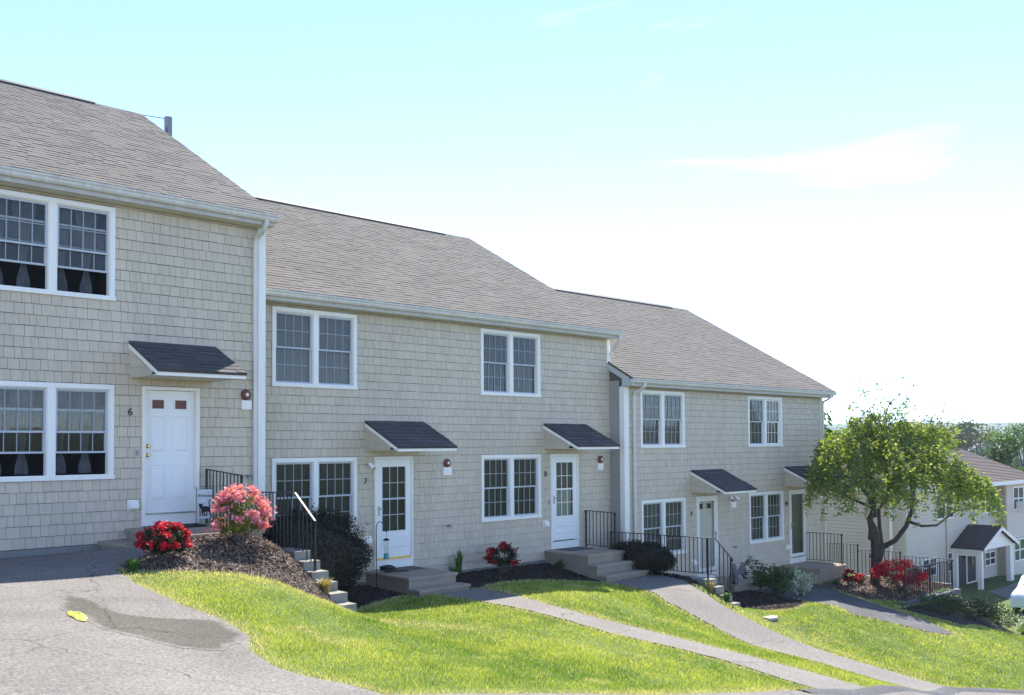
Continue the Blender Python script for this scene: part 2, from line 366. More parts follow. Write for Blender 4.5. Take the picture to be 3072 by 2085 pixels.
class MB:
    def __init__(s): s.v = []; s.f = []; s.mi = []; s.cur = 0

    def add(s, vs, fs):
        k = len(s.v); s.v.extend([tuple(p) for p in vs]); s.f.extend([tuple(i + k for i in f) for f in fs]); s.mi.extend([s.cur] * len(fs)); return s

    def box(s, x0, x1, y0, y1, z0, z1):
        v = [(x0, y0, z0), (x1, y0, z0), (x1, y1, z0), (x0, y1, z0), (x0, y0, z1), (x1, y0, z1), (x1, y1, z1), (x0, y1, z1)]
        return s.add(v, [(0, 3, 2, 1), (4, 5, 6, 7), (0, 1, 5, 4), (1, 2, 6, 5), (2, 3, 7, 6), (3, 0, 4, 7)])

    def bbox(s, x0, x1, y0, y1, z0, z1, b=0.01):
        """box with bevelled upper edges"""
        ring = lambda i, z: [(x0 + i, y0 + i, z), (x1 - i, y0 + i, z), (x1 - i, y1 - i, z), (x0 + i, y1 - i, z)]
        v = ring(0, z0) + ring(0, z1 - b) + ring(b * .35, z1 - b * .3) + ring(b, z1)
        f = [(3, 2, 1, 0), (12, 13, 14, 15)]
        for k in range(3):
            for i in range(4):
                j = (i + 1) % 4; f.append((k * 4 + i, k * 4 + j, k * 4 + 4 + j, k * 4 + 4 + i))
        return s.add(v, f)

    def quad(s, a, b, c, d): return s.add([a, b, c, d], [(0, 1, 2, 3)])

    def prism(s, pts, axis, a, b):
        """polygon pts (2-D) extruded along axis 'x','y','z' from a to b"""
        def put(p, t):
            return (t, p[0], p[1]) if axis == 'x' else (p[0], t, p[1]) if axis == 'y' else (p[0], p[1], t)
        n = len(pts)
        v = [put(p, a) for p in pts] + [put(p, b) for p in pts]
        f = [tuple(range(n))[::-1], tuple(range(n, 2 * n))] + [(i, (i + 1) % n, n + (i + 1) % n, n + i) for i in range(n)]
        return s.add(v, f)

    def tube(s, pts, rad, n=8, cap=True):
        P = [Vector(p) for p in pts]
        rad = rad if hasattr(rad, '__len__') else [rad] * len(P)
        v = []; f = []
        ref = None
        for i, p in enumerate(P):
            d = (P[min(i + 1, len(P) - 1)] - P[max(i - 1, 0)]).normalized()
            if ref is None: ref = Vector((0, 0, 1)) if abs(d.z) < .9 else Vector((1, 0, 0))
            a = d.cross(ref).normalized(); b = d.cross(a)
            ref = a.cross(d).normalized()
            for k in range(n):
                t = 2 * math.pi * k / n; v.append(p + (a * math.cos(t) + b * math.sin(t)) * rad[i])
        for i in range(len(P) - 1):
            for k in range(n):
                j = (k + 1) % n; f.append((i * n + k, i * n + j, (i + 1) * n + j, (i + 1) * n + k))
        if cap: f += [tuple(range(n))[::-1], tuple(range((len(P) - 1) * n, len(P) * n))]
        return s.add(v, f)

    def sqtube(s, pts, w, d):
        return s.tube(pts, max(w, d) * .7, 4)

    def lathe(s, prof, c=(0, 0, 0), n=16, axis='z'):
        v = []; f = []
        for r, h in prof:
            for k in range(n):
                t = 2 * math.pi * k / n
                if axis == 'z': v.append((c[0] + r * math.cos(t), c[1] + r * math.sin(t), c[2] + h))
                else: v.append((c[0] + r * math.cos(t), c[1] - h, c[2] + r * math.sin(t)))
        for i in range(len(prof) - 1):
            for k in range(n):
                j = (k + 1) % n; f.append((i * n + k, i * n + j, (i + 1) * n + j, (i + 1) * n + k))
        f += [tuple(range(n))[::-1], tuple(range((len(prof) - 1) * n, len(prof) * n))]
        return s.add(v, f)

    def blob(s, c, r, n=12, m=8, jit=0.0, rng=R):
        rx, ry, rz = r if hasattr(r, '__len__') else (r, r, r)
        v = [(c[0], c[1], c[2] - rz)]; f = []
        for i in range(1, m):
            ph = -math.pi / 2 + math.pi * i / m
            for k in range(n):
                t = 2 * math.pi * k / n; q = 1 + rng.uniform(-jit, jit)
                v.append((c[0] + rx * q * math.cos(ph) * math.cos(t), c[1] + ry * q * math.cos(ph) * math.sin(t), c[2] + rz * q * math.sin(ph)))
        v.append((c[0], c[1], c[2] + rz)); top = len(v) - 1
        for k in range(n):
            j = (k + 1) % n
            f.append((0, 1 + j, 1 + k)); f.append((top, 1 + (m - 2) * n + k, 1 + (m - 2) * n + j))
            for i in range(m - 2): f.append((1 + i * n + k, 1 + i * n + j, 1 + (i + 1) * n + j, 1 + (i + 1) * n + k))
        return s.add(v, f)

    def mesh(s, name, mats, org=(0, 0, 0), smooth=False):
        me = bpy.data.meshes.new(name)
        o = Vector(org)
        me.from_pydata([(p[0] - o.x, p[1] - o.y, p[2] - o.z) for p in s.v], [], s.f)
        mats = mats if isinstance(mats, (list, tuple)) else [mats]
        for m in mats: me.materials.append(m)
        if len(mats) > 1: me.polygons.foreach_set('material_index', s.mi)
        if smooth: me.polygons.foreach_set('use_smooth', [True] * len(me.polygons))
        me.update()
        return me

    def build(s, name, mats, parent=None, smooth=False, org=None, label=None):
        if org is None: org = wloc(parent) if parent else (0, 0, 0)
        return link(name, s.mesh(name, mats, org, smooth), parent, org, label)


def npmesh(name, V, F, mat, smooth=False):
    V = np.ascontiguousarray(V, dtype=np.float32); F = np.ascontiguousarray(F, dtype=np.int32)
    me = bpy.data.meshes.new(name)
    n, k = F.shape
    me.vertices.add(len(V)); me.vertices.foreach_set('co', V.ravel())
    me.loops.add(n * k); me.loops.foreach_set('vertex_index', F.ravel())
    me.polygons.add(n); me.polygons.foreach_set('loop_start', np.arange(0, n * k, k, dtype=np.int32))
    if mat: me.materials.append(mat)
    me.update(calc_edges=True)
    me.validate()
    me.polygons.foreach_set('use_smooth', np.full(len(me.polygons), bool(smooth)))
    return me


UNIT = {}


def unit(kind, mat):
    """shared unit meshes: 'cube' (0..1), 'shake' (wedge, butt at z=0), 'tab' (roof wedge)"""
    k = (kind, mat.name)
    if k not in UNIT:
        b = MB()
        if kind == 'cube': b.box(0, 1, 0, 1, 0, 1)
        elif kind == 'shake':
            v = [(0, -.020, 0), (1, -.020, 0), (1, 0, 0), (0, 0, 0), (0, -.004, 1), (1, -.004, 1), (1, 0, 1), (0, 0, 1)]
            b.add(v, [(0, 3, 2, 1), (4, 5, 6, 7), (0, 1, 5, 4), (1, 2, 6, 5), (2, 3, 7, 6), (3, 0, 4, 7)])
        elif kind == 'tab':
            v = [(0, 0, 0), (1, 0, 0), (1, 1, 0), (0, 1, 0), (0, 0, 1), (1, 0, 1), (1, 1, .12), (0, 1, .12)]
            b.add(v, [(0, 3, 2, 1), (4, 5, 6, 7), (0, 1, 5, 4), (1, 2, 6, 5), (2, 3, 7, 6), (3, 0, 4, 7)])
        UNIT[k] = b.mesh(kind + '_' + mat.name, mat)
    return UNIT[k]


def piece(name, kind, mat, parent, loc, scale, rotx=0.0):
    o = bpy.data.objects.new(name, unit(kind, mat)); COL.objects.link(o)
    o.parent = parent; o.location = Vector(loc) - wloc(parent); o.scale = scale
    if rotx: o.rotation_euler = (rotx, 0, 0)
    ORG[o.name] = Vector(loc)
    return o


def text_mesh(txt, size, depth, mat, shear=0.0):
    cu = bpy.data.curves.new('lettering', 'FONT')
    cu.body = txt; cu.size = size; cu.extrude = depth; cu.align_x = 'CENTER'; cu.align_y = 'CENTER'; cu.shear = shear
    ob = bpy.data.objects.new('lettering', cu); COL.objects.link(ob)
    dg = bpy.context.evaluated_depsgraph_get(); dg.update()
    me = bpy.data.meshes.new_from_object(ob.evaluated_get(dg))
    bpy.data.objects.remove(ob); bpy.data.curves.remove(cu)
    rot = Matrix.Rotation(math.pi / 2, 4, 'X')
    me.transform(rot); me.materials.clear(); me.materials.append(mat)
    return me


# ------------------------------------------------------------------ terrain height
SH = [(4.05, -3.4, -2.75), (4.05, -5, -2.78), (4.05, -7, -2.8), (4.05, -9, -2.84), (4.05, -16, -2.8)]
SH2 = [(14.15, -3.4, -3.82), (14.15, -5.2, -4.3), (14.15, -7.8, -4.62), (14.15, -9, -4.7), (14.15, -16, -4.7)]
PA = [(-12, 0, -1.3), (-6, 0, -1.62), (-2, 0, -1.76), (.7, 0, -1.83), (1.7, 0, -1.82), (2.4, -2.3, -1.68), (3.3, -2.3, -1.72), (3.0, 0, -1.8), (4.0, 0.3, -1.95), (4.05, -1.0, -1.97), (4.05, -1.7, -2.12), (4.05, -2.03, -2.25),
      (4.05, -2.63, -2.51), (4.05, -3.0, -2.66), (2.9, -2.9, -1.98), (2.4, -3.8, -1.98), (.9, -3.5, -1.88), (1.0, -5, -1.97), (.55, -6.7, -2.1), (.4, -8.35, -2.2), (2.2, -6, -2.36), (2.2, -8.5, -2.5),
      (-2, -6, -1.76), (-2, -9, -1.85), (-4.1, -15, -1.83), (-12, -8, -1.4), (-12, -16, -1.3), (0, -13, -2.2), (-4, -24, -1.8), (4, -24, -2.7), (-12, -24, -1.2)] + SH
PB = [(4.1, .4, -2.96), (4.1, -1, -2.94), (4.1, -2, -2.91), (4.1, -2.8, -2.82), (6, .5, -2.95), (9.1, .516, -2.95), (12.1, .516, -2.97), (14.1, .3, -3.22), (14.1, -1, -3.27), (14.1, -2.2, -3.3), (14.1, -2.9, -3.64),
      (7.5, -1.2, -2.99), (7.5, -3.4, -3.03), (7.5, -5.4, -3.16), (7.5, -7.4, -3.30), (7.5, -8.9, -3.44), (12, -1.2, -3.23), (12, -2, -3.26), (12, -3, -3.42), (12, -3.9, -3.76), (12, -5, -4.05), (12, -6.4, -4.19), (12, -7.4, -4.31), (12, -9, -4.4),
      (13.2, -2, -3.24), (13.2, -3.1, -3.48), (13.2, -4.4, -3.92), (13.2, -5.4, -4.18), (13.2, -6.7, -4.36), (13.2, -7.8, -4.5), (9.8, -3.3, -3.13), (9.8, -5.5, -3.52), (9.8, -8, -3.75), (7.5, -16, -3.4), (12, -16, -4.3), (7.5, -24, -3.4)] + SH + SH2
PC = [(14.2, .1, -4.02), (14.2, -1, -4.04), (14.2, -2.2, -4.04), (14.2, -3, -3.98), (19.4, .08, -4.1), (17.8, -1.4, -4.12), (22, .08, -4.14), (24.2, .08, -4.2), (20.7, -1.2, -4.27), (20.7, -2.5, -4.32), (20.7, -4, -4.47), (20.7, -6, -4.8), (20.7, -8, -5.1),
      (17, -3.6, -4.2), (17, -5.5, -4.5), (17, -8, -4.85), (22.6, -2.3, -4.33), (24.2, -.8, -4.3), (24.2, -3.8, -4.42), (21.3, -3.75, -4.42), (22.5, -5, -4.95), (24.5, -4.6, -5.2), (26, -3, -5.6), (26, 0, -4.9), (26, 4, -5.0), (30, 0, -6.5), (30, -5, -6.6), (26, -8, -6.0), (30, -9, -6.8), (37, 3, -7.), (37, -5, -7.05), (48, 2, -7.), (48, -6, -7.3), (60, 3, -8), (60, -12, -8.3), (20, -16, -5.4), (30, -16, -6.5), (20, -24, -5.4), (37, 12, -7.5), (48, 14, -8), (60, 14, -9), (26, 12, -5.5), (16, 12, -5.0), (16, 6, -4.4)] + SH2


def _mk(P):
    P = np.array(P, float); n = len(P)
    d = np.hypot(P[:, None, 0] - P[None, :, 0], P[:, None, 1] - P[None, :, 1])
    K = np.where(d > 0, d * d * np.log(np.maximum(d, 1e-9)), 0) + np.eye(n) * .02
    T = np.c_[np.ones(n), P[:, :2]]
    A = np.block([[K, T], [T.T, np.zeros((3, 3))]])
    return P[:, :2].copy(), np.linalg.solve(A, np.r_[P[:, 2], 0, 0, 0])


_RA, _RB, _RC = _mk(PA), _mk(PB), _mk(PC)


def _ev(r, x, y):
    Q, s = r; o = np.full(x.shape, s[-3]) + s[-2] * x + s[-1] * y
    for (a, b), w in zip(Q, s):
        r2 = (x - a) ** 2 + (y - b) ** 2 + 1e-12
        o += w * .5 * r2 * np.log(r2)
    return o


def sst(a, b, t):
    t = np.clip((t - a) / (b - a), 0, 1); return t * t * (3 - 2 * t)


def H(x, y):
    x = np.atleast_1d(np.asarray(x, float)); y = np.atleast_1d(np.asarray(y, float))
    a, b, c = _ev(_RA, x, y), _ev(_RB, x, y), _ev(_RC, x, y)
    bl = .003 + .9 * sst(-3.2, -4.6, y)
    u = sst(4.05 - bl, 4.05 + bl, x); v = sst(14.15 - bl, 14.15 + bl, x)
    return (a * (1 - u) + b * u) * (1 - v) + c * v


def h1(x, y): return float(H([x], [y])[0])


def inpoly(P, x, y):
    P = np.asarray(P, float); c = np.zeros(np.shape(x), bool); j = len(P) - 1
    for i in range(len(P)):
        xi, yi, xj, yj = *P[i], *P[j]
        k = ((yi > y) != (yj > y)) & (x < (xj - xi) * (y - yi) / (yj - yi + 1e-12) + xi)
        c ^= k; j = i
    return c


def dseg(P, x, y, closed=True):
    P = np.asarray(P, float); best = np.full(np.shape(x), 1e9)
    for i in range(len(P) if closed else len(P) - 1):
        a, b = P[i], P[(i + 1) % len(P)]; d = b - a; L2 = d @ d + 1e-12
        t = np.clip(((x - a[0]) * d[0] + (y - a[1]) * d[1]) / L2, 0, 1)
        best = np.minimum(best, np.hypot(x - a[0] - t * d[0], y - a[1] - t * d[1]))
    return best


def sheet(name, poly, mat, off, step=0.2, jit=0.0, kind='structure', dome=0.0):
    """ground sheet: polygon filled with a fine triangulation that follows the terrain"""
    P = []
    n = len(poly)
    for i in range(n):
        a, b = np.array(poly[i], float), np.array(poly[(i + 1) % n], float)
        k = max(1, int(np.linalg.norm(b - a) / step))
        for j in range(k):
            q = a + (b - a) * j / k
            P.append((q[0] + R.uniform(-jit, jit), q[1] + R.uniform(-jit, jit)))
    nb = len(P)
    A = np.array(P)
    gx, gy = np.meshgrid(np.arange(A[:, 0].min(), A[:, 0].max(), step), np.arange(A[:, 1].min(), A[:, 1].max(), step))
    gx, gy = gx.ravel(), gy.ravel()
    ok = inpoly(A, gx, gy) & (dseg(A, gx, gy) > step * .45)
    pts = [Vector(p) for p in P] + [Vector((x, y)) for x, y in zip(gx[ok], gy[ok])]
    r = delaunay_2d_cdt(pts, [(i, (i + 1) % nb) for i in range(nb)], [list(range(nb))], 1, 1e-5)
    xy = np.array([(p.x, p.y) for p in r[0]])
    z = H(xy[:, 0], xy[:, 1]) + off
    if dome: z += dome * np.minimum(1, dseg(A, xy[:, 0], xy[:, 1]) / 0.35)
    fs = [tuple(f) for f in r[2]]
    me = bpy.data.meshes.new(name); me.from_pydata(np.c_[xy, z].tolist(), [], fs); me.materials.append(mat)
    me.polygons.foreach_set('use_smooth', [True] * len(me.polygons)); me.update()
    if me.polygons and me.polygons[0].normal.z < 0: me.flip_normals()
    if name == 'darkened_asphalt':
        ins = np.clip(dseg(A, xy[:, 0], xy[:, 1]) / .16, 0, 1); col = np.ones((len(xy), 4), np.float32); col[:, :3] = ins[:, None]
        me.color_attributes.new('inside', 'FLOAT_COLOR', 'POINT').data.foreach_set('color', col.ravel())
    o = bpy.data.objects.new(name, me); COL.objects.link(o); o['kind'] = kind
    ORG[o.name] = Vector((0, 0, 0))
    return o


# ground: one continuous surface
xs = sorted(set(np.round(np.r_[np.arange(-16, 27, .2), np.arange(27, 63, 1.0), [4.04, 4.06, 14.14, 14.16]], 3)))
ys = np.round(np.r_[np.arange(-26, -10, .5), np.arange(-10, 1.01, .2), np.arange(2, 16.1, 1.0)], 3)
GX, GY = np.meshgrid(xs, ys)
GZ = H(GX.ravel(), GY.ravel())
nx, ny = len(xs), len(ys)
ii = np.arange((ny - 1) * nx).reshape(ny - 1, nx)[:, :-1].ravel()
gf = np.c_[ii, ii + 1, ii + nx + 1, ii + nx]
g = link('ground', npmesh('ground', np.c_[GX.ravel(), GY.ravel(), GZ], gf, MT['turf'], True)); g['kind'] = 'structure'

# valley floor far away and the wooded hill on the horizon
vx = np.r_[np.linspace(-300, 60, 12), np.geomspace(75, 5200, 60)]
vy = np.r_[-np.geomspace(2600, 30, 30), np.linspace(-20, 60, 12), np.geomspace(80, 4200, 34)]
VX, VY = np.meshgrid(vx, vy)


def valley(x, y):
    z = np.clip(-3.5 - .13 * x, -14.0, -2.8)
    r = np.hypot(x - 20, y)
    z = z - 22 * sst(140, 900, r)
    nz = 9 * np.sin(x * .0021 + y * .0013) + 6 * np.sin(y * .0043 - x * .0011) + 3 * np.sin(x * .009 + y * .007)
    return z + (74 + .5 * nz) * sst(1300, 2050, r + .12 * y)


VZ = valley(VX.ravel(), VY.ravel())
vnx, vny = len(vx), len(vy)
ii = np.arange((vny - 1) * vnx).reshape(vny - 1, vnx)[:, :-1].ravel()
vf = np.c_[ii, ii + 1, ii + vnx + 1, ii + vnx]
vo = link('hills', npmesh('hills', np.c_[VX.ravel(), VY.ravel(), VZ], vf, MT['hillm'], True)); vo['kind'] = 'structure'

# ------------------------------------------------------------------ townhouses
WW, WH, FL = 1.851, 1.46, 2.774      # twin window width / height, floor spacing
DW, DH = 0.963, 2.224
EZ, EY, RZ, RY = 3.026, -0.401, 6.254, 5.335
SLOPE = (RZ - EZ) / (RY - EY)
ROOFANG = math.atan(SLOPE)


def rank_visible(cands, centre):
    """order candidate pieces by their size in the photograph, biggest first"""
    s = []
    for c in cands:
        u, v, w = project(centre(c))
        inside = w > 0.5 and -20 < u < 3092 and -20 < v < 2105
        s.append((0 if inside else 1, w))
    return sorted(range(len(cands)), key=lambda i: s[i])


def split_pieces(name, stuffname, kind, mat, parent, cands, limit=300, rotx=0.0, label=None):
    """cands: (origin, scale). The largest become parts, the rest one joined part."""
    order = rank_visible(cands, lambda c: c[0])
    for i in order[:limit]:
        piece(name, kind, mat, parent, cands[i][0], cands[i][1], rotx)
    rest = order[limit:]
    if not rest: return
    u = unit(kind, mat)
    V = np.array([v.co[:] for v in u.vertices]); F = np.array([p.vertices[:] for p in u.polygons])
    ca, sa = math.cos(rotx), math.sin(rotx)
    o = np.array(wloc(parent)[:])
    AV = []; AF = []
    for k, i in enumerate(rest):
        p = V * np.array(cands[i][1])
        q = p.copy(); q[:, 1] = p[:, 1] * ca - p[:, 2] * sa; q[:, 2] = p[:, 1] * sa + p[:, 2] * ca
        AV.append(q + np.array(cands[i][0]) - o); AF.append(F + k * len(V))
    ob = link(stuffname, npmesh(stuffname, np.vstack(AV), np.vstack(AF), mat), parent)
    ob['kind'] = 'stuff'


def siding(parent, x0, x1, z0, z1, y, openings, expo=0.164):
    c = []
    k = 0; z = z0
    while z < z1 - .02:
        zt = min(z + expo, z1)
        xsn = [x0]; x = x0 - R.uniform(0, .12)
        while x < x1:
            x += R.choice([.10, .12, .14, .15, .16, .18, .20]) * R.uniform(.94, 1.06)
            if x0 + .03 < x < x1 - .03: xsn.append(x)
        xsn.append(x1)
        for a, b, za, zb in openings:
            if zb > z and za < zt: xsn += [a, b]
        xsn = sorted(set(round(q, 4) for q in xsn))
        for a, b in zip(xsn[:-1], xsn[1:]):
            if b - a < .012: continue
            m = (a + b) / 2; lo, hi = z, zt
            for oa, ob_, za, zb in openings:
                if oa < m < ob_ and zb > lo and za < hi:
                    if za <= lo and zb >= hi: lo = hi
                    elif za <= lo: lo = zb
                    else: hi = za
            if hi - lo > .012:
                dz = R.uniform(-.002, .002)
                c.append(((a + .0025, y, lo + dz), (b - a - .005, 1.0, hi - lo - .0058)))
        z += expo; k += 1
    split_pieces('wall_shingle', 'wall_shingle_field', 'shake', MT['siding'], parent, c)


def wall_sheet(b, x0, x1, z0, z1, y, openings):
    X = sorted({x0, x1, *[q for o in openings for q in o[:2] if x0 < q < x1]})
    Z = sorted({z0, z1, *[q for o in openings for q in o[2:] if z0 < q < z1]})
    for a, c in zip(X[:-1], X[1:]):
        for e, f in zip(Z[:-1], Z[1:]):
            mx_, mz = (a + c) / 2, (e + f) / 2
            if not any(o[0] < mx_ < o[1] and o[2] < mz < o[3] for o in openings):
                b.quad((a, y, e), (c, y, e), (c, y, f), (a, y, f))


def curtain_mesh(b, xc, z1, z0, y, wtop, wtie, ztie, wbot, n=14):
    rows = []
    for k in range(13):
        t = k / 12; z = z1 + (z0 - z1) * t
        zt = (z - z1) / (ztie - z1)
        if zt <= 1: w = wtop + (wtie - wtop) * sst(0, 1, np.array(zt)).item()
        else: w = wtie + (wbot - wtie) * min(1, (ztie - z) / .10)
        rows.append([(xc + w * (i / (n - 1) - .5), y + .012 * math.sin(i * 2.4 + k * .15), z) for i in range(n)])
    v = [p for r_ in rows for p in r_]
    f = [(k * n + i, k * n + i + 1, (k + 1) * n + i + 1, (k + 1) * n + i) for k in range(12) for i in range(n - 1)]
    b.add(v, f)


def make_window(parent, x, zt, y, back='blind', opened=0.0, label=None, rightwhite=False):
    """twin double-hung window with white casing, muntin grids and single panes"""
    W, Hh = WW, WH
    zb = zt - Hh
    T = .072; xm = x + W / 2
    b = MB()
    yf = y - .034
    b.box(x, x + W, yf, y + .02, zt - T, zt); b.box(x - .012, x + W + .012, yf - .014, y + .02, zb, zb + .06)
    b.box(x, x + T, yf, y + .02, zb + .06, zt - T); b.box(x + W - T, x + W, yf, y + .02, zb + .06, zt - T)
    b.box(xm - .055, xm + .055, yf, y + .02, zb + .06, zt - T)
    # thin raised storm track around each half
    halves = [(x + T, xm - .055), (xm + .055, x + W - T)]
    for a, c in halves:
        b.box(a - .012, c + .012, yf - .012, yf, zt - T, zt - T + .018)
        b.box(a, a + .014, y - .012, y + .09, zb + .06, zt - T); b.box(c - .014, c, y - .012, y + .09, zb + .06, zt - T)
        b.box(a + .014, c - .014, y - .012, y + .09, zt - T - .014, zt - T); b.box(a + .014, c - .014, y - .012, y + .09, zb + .06, zb + .075)
    win = b.build('window', MT['white'], parent, label=label)
    zi1, zi0 = zt - T - .014, zb + .075
    zmid = (zi1 + zi0) / 2
    for hidx, (a, c) in enumerate(halves):
        a2, c2 = a + .014, c - .014
        light = rightwhite and hidx == 1
        sm = MT['white'] if light else MT['sash']
        for lev, (s0, s1, yy) in enumerate(((zmid - .012, zi1, y + .012), (zi0 + opened, zmid + .022 + opened, y + .046))):
            st = .030
            s = MB()
            s.box(a2, c2, yy, yy + .028, s1 - st, s1); s.box(a2, c2, yy, yy + .028, s0, s0 + st)
            s.box(a2, a2 + st, yy, yy + .028, s0 + st, s1 - st); s.box(c2 - st, c2, yy, yy + .028, s0 + st, s1 - st)
            s.build('sash', sm, win)
            gx0, gx1, gz0, gz1 = a2 + st, c2 - st, s0 + st, s1 - st
            m = MB()
            for i in range(1, 4):
                xx = gx0 + (gx1 - gx0) * i / 4; m.box(xx - .0065, xx + .0065, yy + .004, yy + .013, gz0, gz1)
            zz = (gz0 + gz1) / 2; m.box(gx0, gx1, yy + .003, yy + .012, zz - .0065, zz + .0065)
            m.build('muntin', MT['white'] if light else MT['muntin'], win)
            for i in range(4):
                for j in range(2):
                    pw, ph = (gx1 - gx0) / 4, (gz1 - gz0) / 2
                    piece('pane', 'cube', MT['glass'], win, (gx0 + pw * i + .001, yy + .014, gz0 + ph * j + .001), (pw - .002, .004, ph - .002))
    r = MB()
    r.box(x + .05, x + W - .05, y + .60, y + .62, zb - .1, zt + .1)
    for q in (x + .045, x + W - .065): r.box(q, q + .02, y + .09, y + .60, zb - .1, zt + .1)
    for q in (zb - .0, zt - .03): r.box(x + .066, x + W - .066, y + .09, y + .60, q, q + .02)
    r.build('room_interior', MT['dark'], win)
    k = MB()
    if back == 'curtain':
        for a, c in halves:
            d = c - a
            ztie = zb + .36
            for xc, wt in ((a + d * .16, .26), (a + d * .62, .34)):
                curtain_mesh(k, xc, zt - .1, zb + .1, y + .14, wt, .075, ztie, .19)
        k.build('curtain', MT['curtain'], win, smooth=True)
        k2 = MB()
        for a, c in halves: k2.box(a, c, y + .16, y + .165, zt - .42, zt - .34)
        k2.build('curtain_rail', MT['blindd'], win)
    elif back in ('blind', 'blindd'):
        nsl = 34
        for a, c in halves:
            for i in range(nsl):
                z = zi0 + .01 + (zi1 - zi0 - .02) * i / nsl
                k.add([(a + .01, y + .10, z), (c - .01, y + .10, z), (c - .01, y + .112, z + .040), (a + .01, y + .112, z + .040)], [(0, 1, 2, 3)])
        k.build('blind', MT[back], win)
    elif back == 'drape':
        for a, c in halves:
            curtain_mesh(k, (a + c) / 2, zt - .08, zb + .06, y + .13, c - a, c - a, zb, c - a, 26)
        k.build('curtain', MT['blindd'], win, smooth=True)
    return win


def frame_rect(b, x0, x1, z0, z1, w, y0, y1):
    b.box(x0, x1, y0, y1, z1 - w, z1); b.box(x0, x1, y0, y1, z0, z0 + w)
    b.box(x0, x0 + w, y0, y1, z0 + w, z1 - w); b.box(x1 - w, x1, y0, y1, z0 + w, z1 - w)


def raised(b, x0, x1, z0, z1, y, m=.022, d=.010):
    """a raised door panel: sunk moulding with a bevelled field"""
    v = []
    for i, yy in ((0, y - .001), (m * .35, y - d * .9), (m * .7, y + .0), (m * 1.5, y - d)):
        v += [(x0 + i, yy, z0 + i), (x1 - i, yy, z0 + i), (x1 - i, yy, z1 - i), (x0 + i, yy, z1 - i)]
    f = [(k * 4 + i, k * 4 + (i + 1) % 4, k * 4 + 4 + (i + 1) % 4, k * 4 + 4 + i) for k in range(3) for i in range(4)] + [(12, 13, 14, 15)]
    b.add(v, f)


